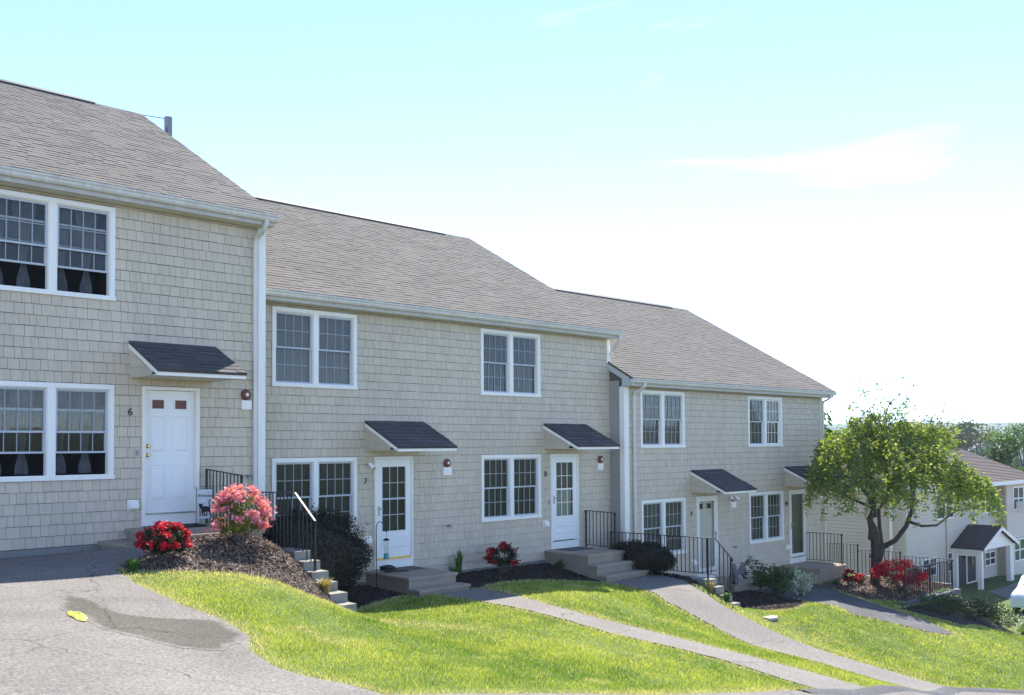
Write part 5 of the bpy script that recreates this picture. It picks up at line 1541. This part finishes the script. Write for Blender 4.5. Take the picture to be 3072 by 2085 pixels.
# flat pale stone on the lawn, blue box and the yellow cloth on the asphalt
b = MB(); b.prism([(14.0, -4.16), (14.22, -4.22), (14.42, -4.08), (14.38, -3.93), (14.16, -3.88), (14.02, -3.98)], 'z', h1(14.2, -4.04) - .02, h1(14.2, -4.04) + .03)
tag(b.build('flat_stone', MT['pale'], None, org=(14.2, -4.04, h1(14.2, -4.04))), 'flat whitish stone lying on the lawn right of the second path', 'stone')
yc = np.array([-.66, -5.55]); b = MB(); vv = []; na, nr = 18, 6
for j in range(nr + 1):
    for i in range(na):
        a = 2 * math.pi * i / na; r_ = j / nr * (1 + .12 * math.sin(3 * a + 1) + .07 * math.sin(7 * a))
        u, w_ = .075 * r_ * math.cos(a), .24 * r_ * math.sin(a)
        px, py = yc[0] + u * .95 + w_ * .1, yc[1] + w_
        vv.append((px, py, h1(px, py) + .018 + .05 * (1 - min(1, j / nr)) ** .6 * (.6 + .4 * math.sin(5 * a + j)) + R.uniform(0, .008)))
b.add(vv, [(j * na + i, j * na + (i + 1) % na, (j + 1) * na + (i + 1) % na, (j + 1) * na + i) for j in range(nr) for i in range(na)])
tag(b.build('cloth', MT['yellow'], None, True, org=(yc[0], yc[1], h1(*yc))), 'crumpled bright yellow green cloth lying on the asphalt', 'cloth')

# ------------------------------------------------------------------ the weeping tree
TB = np.array([22.62, -2.35, -4.36])
A_ = _r; D_ = np.array([_fw[0], _fw[1], 0]); D_ /= np.linalg.norm(D_)


def tp(a, z, d=0.0): return tuple(TB + A_ * a + D_ * d + np.array([0, 0, z]))


t = thing('weeping_cherry_tree', 'weeping ornamental tree with dark forked trunk in the bed beside door 10', 'tree', tuple(TB))
b = MB()
b.tube([tp(.0, -.1), tp(.0, .08), tp(.015, .4), tp(.03, .9), tp(.04, 1.3), tp(.06, 1.62)], [.18, .145, .125, .12, .13, .105], 12)
b.tube([tp(.09, .75), tp(.16, 1.0), tp(.24, 1.2)], [.12, .13, .10], 8)
b.tube([tp(-.06, 1.35), tp(-.02, 1.68), tp(-.08, 1.82)], [.12, .13, .10], 8)
for _ in range(7):
    a = R.uniform(0, 6.28); b.blob(tp(.03 + .13 * math.cos(a), R.uniform(.2, 1.5), .13 * math.sin(a)), R.uniform(.03, .05), 8, 6, .1)
b.build('trunk', MT['bark'], t, True)
limbs = [([(-.06, 1.7, 0), (-.13, 1.95, -.05), (-.05, 2.2, -.1), (-.22, 2.6, -.25), (-.6, 3.0, -.5), (-1.1, 3.25, -.7), (-1.5, 3.2, -.9)], .10),
         ([(.0, 2.0, -.05), (.05, 2.6, .1), (.02, 3.2, .25), (-.15, 3.7, .4), (-.5, 4.1, .6), (-.95, 4.15, .8)], .075),
         ([(.22, 1.15, 0), (.20, 1.7, .1), (.22, 2.2, .2), (.5, 2.5, .3), (.62, 3.0, .4), (.55, 3.7, .5), (.5, 4.6, .55), (.75, 5.3, .6), (1.05, 5.55, .6)], .062),
         ([(.25, 1.15, 0), (.55, 1.35, -.15), (.80, 1.75, -.3), (.93, 2.2, -.4), (.95, 2.8, -.5), (1.15, 3.3, -.6), (1.6, 3.6, -.7), (2.1, 3.45, -.8)], .085),
         ([(.85, 1.9, -.3), (1.3, 1.75, -.2), (1.8, 1.75, 0), (2.4, 2.15, .1), (3.1, 2.3, .1)], .05),
         ([(.95, 2.6, -.4), (1.1, 3.4, 0), (1.45, 3.95, .4), (1.95, 4.35, .7), (2.35, 4.5, .8)], .06),
         ([(.5, 2.5, .3), (.35, 2.9, -.3), (.1, 3.3, -.9), (-.3, 3.45, -1.3)], .045),
         ([(.55, 3.2, .4), (.9, 3.6, 1.0), (1.3, 3.7, 1.4)], .045),
         ([(-.1, 2.3, -.1), (-.5, 2.5, .4), (-1.0, 2.9, .9), (-1.5, 3.0, 1.1)], .045),
         ([(.5, 4.3, .55), (.2, 4.9, .5), (-.05, 5.6, .5)], .03), ([(.45, 4.2, .5), (1.0, 4.7, .3), (1.8, 4.75, .2)], .03), ([(-.5, 3.9, .5), (-.3, 4.5, .5), (.0, 5.0, .6)], .025)]
b = MB()
P3 = []
for pts, r0 in limbs:
    q = [tp(*p) for p in pts]; n_ = len(q)
    b.tube(q, [r0 * (1 - .8 * i / (n_ - 1)) for i in range(n_)], 7); P3.append([np.array(x) for x in q])
b.build('limbs', MT['bark'], t, True)
# weeping twigs: rise, arch over and hang; leaves along them
b = MB(); leafpts = []
ells = [(.55, 4.55, .5, .75, .6, .8, 34), (1.5, 4.3, .3, .6, .5, .7, 22), (-.3, 4.5, .3, .5, .45, .6, 14), (-.75, 3.75, .2, .85, .75, 1.1, 56), (.25, 4.0, .3, 1.0, .75, 1.1, 60), (1.25, 3.55, -.3, .9, .75, 1.0, 46), (.0, 2.6, -1.2, .7, .7, .6, 26), (2.3, 3.1, .2, .7, .6, .9, 36), (-1.35, 3.1, .0, .5, .8, .8, 30), (-.85, 2.75, 0, .95, 1.15, 1.3, 75), (.15, 3.25, -.4, .95, 1.05, 1.4, 66), (.95, 2.75, -.9, .85, 1.05, 1.0, 52), (1.55, 2.75, 0, 1.0, 1.1, 1.3, 62), (2.55, 2.45, -.1, .8, 1.05, 1.0, 60), (3.05, 2.35, .1, .55, .85, .8, 44), (.9, 3.9, .5, 1.25, .85, 1.2, 66), (-.5, 3.9, .4, 1.0, .75, 1.1, 58), (-1.25, 2.6, -.3, .6, .95, .8, 40), (1.9, 4.1, .6, .8, .6, .8, 34)]
for a0, z0, d0, ra, rz, rd, ns in ells:
    for _ in range(ns):
        an = R.uniform(0, 6.283); rr = math.sqrt(R.uniform(.05, 1)); ca_, sa_ = math.cos(an) * rr, math.sin(an) * rr
        top = z0 + rz * math.sqrt(max(0, 1 - rr * rr)) * R.uniform(.55, 1.0)
        ln = R.uniform(.25, .85) * (1.15 if rr > .75 else .7)
        st = np.array(tp(a0 + ra * ca_ * .55, top - .12, d0 + rd * sa_ * .55)); ap = np.array(tp(a0 + ra * ca_ * .9, top + .03, d0 + rd * sa_ * .9))
        e1 = np.array(tp(a0 + ra * ca_ * 1.08, top - ln * .5, d0 + rd * sa_ * 1.08)); e2 = np.array(tp(a0 + ra * ca_ * 1.13, top - ln, d0 + rd * sa_ * 1.13))
        b.tube([tuple(st), tuple(ap), tuple(e1), tuple(e2)], [.010, .008, .005, .002], 4, False)
        m = int(27 * (ln + .45))
        for k in range(m):
            u = R.uniform(.12, 1) * 3; i = min(2, int(u)); f_ = u - i; p = [st, ap, e1, e2][i] * (1 - f_) + [st, ap, e1, e2][i + 1] * f_
            leafpts.append(p + np.array([R.gauss(0, .035), R.gauss(0, .035), R.gauss(0, .03)]))
sparse = []
for q in P3[2][-4:] + P3[-3][1:] + P3[-2][1:] + P3[-1][1:] + P3[5][2:]:
    for _ in range(11):
        s_ = q + np.array([R.gauss(0, .30), R.gauss(0, .30), R.gauss(.12, .24)]); e_ = s_ + np.array([R.gauss(0, .2), R.gauss(0, .2), -R.uniform(.1, .45)])
        b.tube([tuple(q), tuple(s_), tuple(e_)], [.008, .006, .002], 4, False)
        for k in range(7): leafpts.append(s_ + (e_ - s_) * R.random() + np.array([R.gauss(0, .03), R.gauss(0, .03), R.gauss(0, .03)]))
b.build('twigs', MT['barkl'], t)
leaves_obj('foliage', np.array(leafpts), .122, MT['leaf'], t, .42, droop=.25)


# ------------------------------------------------------------------ trees farther off
def far_tree(name, label, base, hgt, w, mat, n, ls, crown0=.25, nclump=26, group='trees beyond the houses', trunkmat=None, clumpr=.15):
    t = thing(name, label, 'tree', base, group)
    b = MB(); top = base[2] + hgt
    b.tube([base, (base[0] + .05 * w, base[1], base[2] + hgt * .3), (base[0], base[1], base[2] + hgt * .62), (base[0] - .04 * w, base[1], base[2] + hgt * .85)], [w * .045, w * .035, w * .02, w * .008], 7)
    c = np.array([base[0], base[1], base[2] + hgt * (crown0 + (1 - crown0) / 2)]); r = (w / 2 * .82, w / 2 * .82, hgt * (1 - crown0) / 2 * .86)
    k = in_ell(nclump, c, r, .45)
    for p in k[:14]:
        zb_ = base[2] + hgt * R.uniform(.3, .6); b.tube([(base[0], base[1], zb_), tuple((np.array([base[0], base[1], zb_]) + p) / 2 + np.array([0, 0, .03 * hgt])), tuple(p)], [w * .016, w * .010, w * .003], 5)
    b.build('trunk', trunkmat or MT['barkg'], t)
    i = NR.integers(0, nclump, n); cr = w * clumpr * NR.uniform(.6, 1.25, nclump)
    q = NR.normal(0, 1, (n, 3)); q /= np.linalg.norm(q, axis=1)[:, None]
    P_ = k[i] + q * (cr[i] * NR.uniform(.3, 1, n) ** .5)[:, None] * np.array([1, 1, .78])
    leaves_obj('crown', P_, ls, mat, t, .7)
    return t


def ray_at(px, py, dist):
    d = _fw + _R * (px - 1536) / FPX - _U * (py - 1245.25) / FPX
    return CAM + d * dist


def ground_far(x, y): return float(valley(np.array([x]), np.array([y]))[0])


far_tree('maple_tree', 'bright green maple just past the right end of the farthest townhouse', (46.6, 11.6, -8.6), 10.6, 6.2, MT['maple'], 6500, .26, .32, 40, clumpr=.13)
far_tree('maple_tree', 'second bright maple hidden low behind the weeping tree', (52.5, 14.0, -9.5), 9.8, 5.5, MT['maple'], 3500, .28, .3, 30)
bp_ = (66.5, 12.6, -11.0)
dt = far_tree('half_bare_tree', 'sparse half bare tree with brown twigs behind the apartment roof', bp_, 13.6, 6.4, MT['dry'], 900, .20, .45, 30, trunkmat=MT['barkg'], clumpr=.2)
b = MB()
for _ in range(230):
    p = in_ell(1, (bp_[0], bp_[1], bp_[2] + 9.8), (1.9, 1.9, 2.0), .1)[0]; e = p + np.array([R.gauss(0, .5), R.gauss(0, .5), R.uniform(.3, 1.6)]); m = (p + e) / 2 + np.array([R.gauss(0, .12), R.gauss(0, .12), 0])
    b.tube([tuple(p), tuple(m), tuple(e)], [.03, .02, .008], 4, False)
b.build('twigs', MT['barkg'], dt)
far_specs = [('broad dark green tree standing left in the far tree line', 2922, 1262, 150, 13, 8.5, 'far1', 2600), ('small round dark tree alone against the blue hill', 2992, 1272, 190, 12, 6.2, 'far1', 1500),
             ('large light green tree at the right edge of the far tree line', 3058, 1262, 140, 14, 9.5, 'far2', 3000), ('low green tree in the middle of the far trees', 2965, 1300, 120, 10, 6.5, 'far1', 2200),
             ('bushy mid green tree rising right behind the apartment roof', 3004, 1318, 78, 9.6, 5.2, 'far1', 4200), ('light green bush tree at the frame edge behind the apartment roof', 3072, 1375, 70, 9.2, 4.0, 'far2', 2600),
             ('dark green tree farther back at the left of the far line', 2872, 1275, 175, 13, 9, 'far1', 2200), ('pale green tree beyond the far roofs', 3020, 1290, 170, 12, 8, 'far2', 2000),
             ('dark tree behind the small grey far house', 3072, 1300, 110, 9, 6, 'far1', 2000), ('wide dark tree closing the far left gap', 2800, 1285, 150, 13, 10, 'far1', 2000), ('round green tree just behind the half bare tree', 2745, 1290, 120, 12, 9, 'far2', 2000),
             ('dark broad tree at the far right outside the roof line', 3130, 1280, 130, 13, 9, 'far1', 1500), ('green tree half hidden behind the wide dark tree', 2680, 1285, 160, 13, 10, 'far2', 1500)]
for i, (lab, px, py, dist, hg, w, mt_, n) in enumerate(far_specs):
    p = ray_at(px, py, dist)
    far_tree('broadleaf_tree', lab, (p[0], p[1], p[2] - hg), hg * (1.07 if dist > 100 else 1.03), w * (1.25 if dist > 100 else 1.1), MT[mt_], int(n * 1.5), w * .05, .12, 34, clumpr=.17)
# distant woodland that reads as one mass
pts = []
for _ in range(260):
    dist = R.uniform(330, 1300); px = R.uniform(2450, 3250)
    p = ray_at(px, 1300, dist); zg = ground_far(p[0], p[1]); hh = R.uniform(9, 15)
    q = in_ell(60, (p[0], p[1], zg + hh * .55), (R.uniform(5, 9), R.uniform(5, 9), hh * .5), .6); pts.append(q)
V, F = leaf_quads(np.vstack(pts), 3.2, .8)
o = link('woodland', npmesh('woodland', V, F, MT['far1'])); o['kind'] = 'stuff'; o['label'] = 'distant woods filling the valley'


def far_house(label, px, py, dist, w, hgt, turn):
    p = ray_at(px, py, dist); z0 = p[2] - hgt
    t = thing('far_house', label, 'house', (p[0], p[1], z0), 'small far houses')
    ca_, sa_ = math.cos(turn), math.sin(turn)

    def W_(x, y, z): return (p[0] + x * ca_ - y * sa_, p[1] + x * sa_ + y * ca_, z0 + z)
    he = hgt * .62
    b = MB(); v = [W_(-w / 2, -3, 0), W_(w / 2, -3, 0), W_(w / 2, 3, 0), W_(-w / 2, 3, 0), W_(-w / 2, -3, he), W_(w / 2, -3, he), W_(w / 2, 3, he), W_(-w / 2, 3, he), W_(-w / 2, 0, hgt - .1), W_(w / 2, 0, hgt - .1)]
    b.add(v, [(0, 1, 5, 4), (1, 2, 6, 9, 5), (2, 3, 7, 6), (3, 0, 4, 8, 7)]); b.build('wall', MT['farhouse'], t)
    b = MB(); e = .4
    v = [W_(-w / 2 - e, -3.4, he - .2), W_(w / 2 + e, -3.4, he - .2), W_(w / 2 + e, 0, hgt), W_(-w / 2 - e, 0, hgt), W_(w / 2 + e, 3.4, he - .2), W_(-w / 2 - e, 3.4, he - .2)]
    b.add(v + [(q[0], q[1], q[2] - .15) for q in v], [(0, 1, 2, 3), (3, 2, 4, 5), (6, 9, 8, 7), (9, 11, 10, 8), (0, 6, 7, 1), (5, 4, 10, 11), (1, 7, 8, 2), (2, 8, 10, 4), (0, 3, 9, 6), (3, 5, 11, 9)]); b.build('roof', MT['farroof'], t)
    for xx in (-w / 4, w / 4):
        b = MB(); b.add([W_(xx - .5, -3.03, he - 2.0), W_(xx + .5, -3.03, he - 2.0), W_(xx + .5, -3.03, he - .7), W_(xx - .5, -3.03, he - .7)], [(0, 1, 2, 3)]); b.build('window', MT['dark'], t)


far_house('grey roofed far house seen left of the mid green tree', 2942, 1330, 135, 4.5, 4.5, .5)
far_house('pale gabled far house at the right frame edge', 3062, 1330, 125, 5, 5, 1.9)

# ------------------------------------------------------------------ cream apartment building on the right
AX0, AX1, AY, AYB, AYR = 37.4, 51.6, 3.29, 8.0, 2.83
AE, AG = -2.25, -7.2
apt = thing('apartment_building', 'cream clapboard apartment building with brown hip roof and white gabled porch', 'apartment building', (46, 7, AG))
b = MB()
b.box(AX0, 48.15, AY + .02, AYB, AG - .8, AE); b.box(48.15, AX1, AYR + .02, AYB - .001, AG - .8, AE - .001)
b.build('wall', MT['tan'], apt)
wins = [('f', 39.0, 40.5, -6.30, -5.45), ('f', 41.75, 42.35, -6.3, -5.35), ('f', 45.8, 48.05, -3.80, -2.62), ('f', 46.3, 47.75, -6.45, -5.72), ('f', 40.6, 42.6, -3.80, -2.62), ('r', 49.05, 50.6, -3.78, -2.55), ('r', 49.05, 50.65, -6.42, -5.25)]


def clap_run(x0, x1, y, ops, mat, axis='x', expo=.155):
    z = AG
    while z < AE - .14:
        cut = [(a, c) for a, c, e, f in ops if e < z + expo * .6 and f > z + expo * .4]
        X = [x0]
        for a, c in sorted(cut):
            X += [a, c]
        X.append(x1)
        for a, c in zip(X[0::2], X[1::2]):
            if c - a > .04:
                if axis == 'x': piece('clapboard', 'shake', mat, apt, (a, y + .02, z), (c - a, 1.8, expo - .016))
                else:
                    o = piece('clapboard', 'shake', mat, apt, (y + .02, c, z), (c - a, 1.8, expo - .016)); o.rotation_euler = (0, 0, -math.pi / 2)
        z += expo


clap_run(AX0 + .1, 48.13, AY, [(a, c, e, f) for k_, a, c, e, f in wins if k_ == 'f'] + [(43.0, 45.4, -9, -5.0)], MT['clap'])
clap_run(48.2, 51.55, AYR, [(a, c, e, f) for k_, a, c, e, f in wins if k_ == 'r'], MT['clap'])
clap_run(AY + .05, AYB, AX0 - .02, [], MT['clapp'], 'y')
for xx, yy in ((AX0 - .05, AY - .05), (48.08, AYR - .05)):
    b = MB(); b.box(xx, xx + .11, yy, yy + .12, AG, AE - .14); b.build('corner_board', MT['clap'], apt)
b = MB(); b.box(AX0 - .10, AX0 + .0, AY + .55, AY + .66, AG, AE - .1); b.build('downspout', MT['white'], apt)
b = MB(); b.box(48.085, 48.13, AYR + .08, AY + .02, AG, AE - .14); b.build('return_wall', MT['tan'], apt)
b = MB(); b.box(41.68, 41.74, AY - .06, AY - .03, AG, AE - .1); b.build('cable_pipe', MT['fascia'], apt)
for k_, a, c, e, f in wins:
    if k_ == 's': continue
    y = AY if k_ == 'f' else AYR
    w = MB(); frame_rect(w, a, c, e, f, .07, y - .05, y + .03); nsp = 3 if c - a > 2 else 2 if c - a > 1 else 1
    for i in range(1, nsp): xx = a + (c - a) * i / nsp; w.box(xx - .04, xx + .04, y - .05, y + .03, e + .07, f - .07)
    win = w.build('window', MT['white'], apt)
    for i in range(nsp):
        x0_, x1_ = a + (c - a) * i / nsp + .05, a + (c - a) * (i + 1) / nsp - .05
        zm = (e + f) / 2
        piece('pane', 'cube', MT['carglass'], win, (x0_, y - .012, e + .07), (x1_ - x0_, .01, zm - e - .10))
        piece('pane', 'cube', MT['carglass'], win, (x0_, y - .022, zm + .03), (x1_ - x0_, .01, f - zm - .10))
        MB().box(x0_, x1_, y - .035, y + .0, zm - .03, zm + .03).build('sash', MT['white'], win)
# window air conditioner
ac = MB().bbox(49.55, 50.35, AYR - .42, AYR + .02, -3.78, -3.35, .02).build('air_conditioner', MT['white'], apt)
for i in range(3): MB().box(49.60 + .24 * i, 49.80 + .24 * i, AYR - .428, AYR - .419, -3.72, -3.42).build('grille', MT['screen'], ac)
# roof: hip with shingle courses
ov = .45; rx0_, rx1_, ry0_, ry1_ = AX0 - ov, AX1 + ov, 2.36, AYB + ov
rm = (ry0_ + ry1_) / 2; hw = rm - ry0_; RH = AE + .05 + hw * .535
ncs = 24
for face in ('front', 'left', 'right'):
    b = MB()
    for k in range(ncs):
        t0, t1 = k / ncs, (k + 1) / ncs
        z0_, z1_ = AE + .05 + (RH - AE - .05) * t0, AE + .05 + (RH - AE - .05) * t1
        lift = .03
        if face == 'front': q = [(rx0_ + hw * t0, ry0_ + hw * t0, z0_ + lift), (rx1_ - hw * t0, ry0_ + hw * t0, z0_ + lift), (rx1_ - hw * t1, ry0_ + hw * t1, z1_), (rx0_ + hw * t1, ry0_ + hw * t1, z1_)]
        elif face == 'left': q = [(rx0_ + hw * t0, ry1_ - hw * t0, z0_ + lift), (rx0_ + hw * t0, ry0_ + hw * t0, z0_ + lift), (rx0_ + hw * t1, ry0_ + hw * t1, z1_), (rx0_ + hw * t1, ry1_ - hw * t1, z1_)]
        else: q = [(rx1_ - hw * t0, ry0_ + hw * t0, z0_ + lift), (rx1_ - hw * t0, ry1_ - hw * t0, z0_ + lift), (rx1_ - hw * t1, ry1_ - hw * t1, z1_), (rx1_ - hw * t1, ry0_ + hw * t1, z1_)]
        b.add(q + [(q[0][0], q[0][1], q[0][2] - lift - .01), (q[1][0], q[1][1], q[1][2] - lift - .01)], [(0, 1, 2, 3), (4, 5, 1, 0)])
    ob = b.build('roof_shingles', MT['roof2'], apt)
b = MB(); b.add([(rx0_, ry1_, AE + .05), (rx1_, ry1_, AE + .05), (rx1_ - hw, rm, RH), (rx0_ + hw, rm, RH)], [(1, 0, 3, 2)]); b.build('roof', MT['roof2'], apt)
b = MB(); b.box(rx0_, rx1_, ry0_ - .03, ry0_ - .001, AE - .10, AE + .06); b.box(rx0_ - .03, rx0_ - .001, ry0_ - .03, ry1_, AE - .10, AE + .06); b.box(rx0_, rx1_, ry0_, ry1_, AE - .12, AE - .10); b.build('fascia', MT['white'], apt)
# gabled porch
PX0, PX1, PY0, PY1 = 42.45, 46.35, 2.05, AY
PE, PR = -5.12, -4.30; pm = (PX0 + PX1) / 2
b = MB()
for s_, xx in ((-1, PX0), (1, PX1)):
    pass
b.prism([(PX0 - .25, PE - .08), (pm, PR), (PX1 + .25, PE - .08), (PX1 + .25, PE - .0), (pm, PR + .1), (PX0 - .25, PE + .0)], 'y', PY0 - .28, PY1)
por = b.build('porch', MT['roof2d'], apt)
b = MB(); b.prism([(PX0 - .1, PE - .12), (PX1 + .1, PE - .12), (PX1 + .05, PE - .05), (pm, PR - .06), (PX0 - .05, PE - .05)], 'y', PY0 - .10, PY0 - .02)
b.prism([(PX0 - .28, PE - .16), (pm, PR - .10), (pm, PR + .06), (PX0 - .28, PE - .0)], 'y', PY0 - .32, PY0 - .285); b.prism([(pm, PR - .10), (PX1 + .28, PE - .16), (PX1 + .28, PE - .0), (pm, PR + .06)], 'y', PY0 - .32, PY0 - .285)
b.box(PX0 - .22, PX0 - .12, PY0 - .26, PY1, PE - .17, PE - .08); b.box(PX0 - .05, PX0 + .1, PY0, PY1, PE - .40, PE - .12); b.build('gable_trim', MT['white'], por)
for xx, yy in ((PX0, PY0), (PX1, PY0), (PX0, PY1 - .12), (PX1 - .25, PY0)):
    b = MB(); b.box(xx - .10, xx + .10, yy - .10, yy + .10, AG + .1, PE - .12); b.build('porch_post', MT['white'], por)
b = MB(); b.box(PX0 - .3, PX1 + .3, PY0 - .4, PY1, AG - .5, AG + .12); b.build('porch_floor', MT['conc'], por)
b = MB(); b.box(43.05, 45.35, AY - .03, AY + .03, AG + .12, PE - .30); b.build('entrance_recess', MT['doorb'], por)
b = MB(); frame_rect(b, 43.9, 45.2, AG + .12, PE - .42, .09, AY - .07, AY - .031); b.build('door_frame', MT['white'], por)
b = MB(); b.blob((44.6, AY - .10, -6.0), (.10, .03, .22), 10, 8); b.build('yellow_wreath', MT['straw'], por)
b = MB(); b.box(PX1 - .55, PX1 - .40, AY - .05, AY - .03, -6.05, -5.75); b.box(PX1 - .55, PX1 - .40, AY - .05, AY - .03, -6.75, -6.45); b.build('mail_box', MT['black'], por)
b = MB(); b.tube([(43.0, AY - .03, -5.5), (43.0, AY - .25, -5.55)], .03, 6); b.blob((43.0, AY - .3, -5.65), (.10, .10, .08), 10, 6); b.build('wall_lamp', MT['black'], por)
b = MB(); b.box(43.4, 44.6, PY0 - 1.0, PY0 - .42, AG - .4, AG - .04); tag(b.build('porch_step', MT['conc'], None, org=(44, PY0 - .7, AG - .4)), 'concrete step in front of the white porch', 'step')

# ------------------------------------------------------------------ silver car at the right edge
def car(label, o, ang):
    t = thing('parked_car', label, 'car', o)
    ca_, sa_ = math.cos(ang), math.sin(ang)

    def W_(x, y, z): return (o[0] + x * ca_ - y * sa_, o[1] + x * sa_ + y * ca_, o[2] + z)
    prof = [(-2.25, .35), (-2.27, .62), (-2.15, .88), (-1.35, .98), (-.95, 1.02), (-.35, 1.40), (.65, 1.45), (1.35, 1.05), (1.95, .95), (2.22, .75), (2.25, .38)]
    sec = [(-.84, .92), (-.86, 1.0), (0, 1.03), (.86, 1.0), (.84, .92)]
    b = MB(); vs = []; ys_ = [-.88, -.80, -.62, 0, .62, .80, .88]
    for y in ys_:
        for x, z in prof:
            tum = max(0, z - .95); k = 1 - .22 * tum; zz = z - (.05 if abs(y) > .85 else 0) - (.02 if abs(y) > .7 else 0)
            vs.append(W_(x, y * k, zz))
    n_ = len(prof); fs = [(j * n_ + i, j * n_ + i + 1, (j + 1) * n_ + i + 1, (j + 1) * n_ + i) for j in range(6) for i in range(n_ - 1)]
    fs += [tuple(range(n_)), tuple(range(6 * n_ + n_ - 1, 6 * n_ - 1, -1))]; b.add(vs, fs); b.build('body', MT['paint'], t, True)
    for nm, pr in (('windscreen', [(-.92, 1.03), (-.38, 1.385)]), ('rear_window', [(1.30, 1.08), (.70, 1.43)])):
        (xa, za), (xb, zb_) = pr; s_ = .02
        MB().add([W_(xa - s_, -.66, za + s_), W_(xa - s_, .66, za + s_), W_(xb - s_, .58, zb_ + s_), W_(xb - s_, -.58, zb_ + s_)], [(0, 1, 2, 3)]).build(nm, MT['carglass'], t)
    for y, sg in ((-1, -1), (1, 1)):
        MB().add([W_(-.78, .865 * sg, 1.02), W_(1.15, .865 * sg, 1.02), W_(.62, .80 * sg, 1.38), W_(-.32, .80 * sg, 1.36)], [(0, 1, 2, 3)]).build('side_window', MT['carglass'], t)
        MB().blob(W_(-2.14, .62 * sg, .74), (.10, .16, .08), 10, 6).build('headlight', MT['lamp'], t, True)
    for x in (-1.4, 1.35):
        for sg in (-1, 1):
            b = MB(); v = []; rings = [(.33, .70), (.33, .90), (.20, .91)]
            for r_, y in rings:
                for k in range(18): v.append(W_(x + r_ * math.cos(k * math.pi / 9), y * sg, .33 + r_ * math.sin(k * math.pi / 9)))
            f = [(i * 18 + k, i * 18 + (k + 1) % 18, (i + 1) * 18 + (k + 1) % 18, (i + 1) * 18 + k) for i in range(2) for k in range(18)]
            b.add(v, f); wh = b.build('wheel', MT['tyre'], t)
            b = MB(); b.add([v[36 + k] for k in range(18)], [tuple(range(18))]); b.build('rim', MT['nickel'], wh)


car('silver car cut by the right edge of the photo', (38.5, -1.9, h1(38.5, -1.9) + .02), .15)

# ------------------------------------------------------------------ utility pole behind the nearest roof
t = thing('utility_pole', 'grey wooden utility pole top showing above the nearest roof', 'utility pole', (8.95, 14.6, -4.0))
pt = ray_at(505, 352, 31.0); b = MB(); b.tube([(pt[0], pt[1], -4.0), tuple(pt)], [.17, .125], 12); t.location = (pt[0], pt[1], -4.0); ORG[t.name] = Vector((pt[0], pt[1], -4.0))
b.build('pole', MT['pole'], t)
b = MB(); b.tube([tuple(pt + np.array([-.05, 0, -.06])), tuple(pt + np.array([-5, 1.5, .05])), tuple(pt + np.array([-14, 4, 1.2]))], .012, 5); b.build('wire', MT['iron'], t)
b = MB(); b.tube([tuple(pt + A_ * (.12 + .09 * math.sin(a)) + np.array([0, 0, -.95 + .05 * math.cos(a)])) for a in np.linspace(0, 6.2, 12)], .008, 5); b.build('wire_loop', MT['iron'], t)
b = MB(); b.tube([tuple(pt + _fw * -.12 + np.array([0, 0, -.35])), tuple(pt + _fw * -.13 + np.array([0, 0, -.75]))], .02, 5); b.build('pole_tag', MT['black'], t)

# ------------------------------------------------------------------ air
hb = MB(); hb.box(-320, 5250, -2650, 4250, -48, 84)
hz_m, hz_t, hz_b = new_mat('haze'); hz_t.nodes.remove(hz_b)
pv = N(hz_t, 'ShaderNodeVolumePrincipled'); pv.inputs['Color'].default_value = (0.86, 0.92, 1.0, 1); pv.inputs['Density'].default_value = 0.00024
pv.inputs['Anisotropy'].default_value = 0.2
hz_t.links.new(pv.outputs[0], hz_t.nodes['Material Output'].inputs['Volume'])
hz = hb.build('haze', hz_m); hz['kind'] = 'stuff'; hz['label'] = 'pale summer haze'
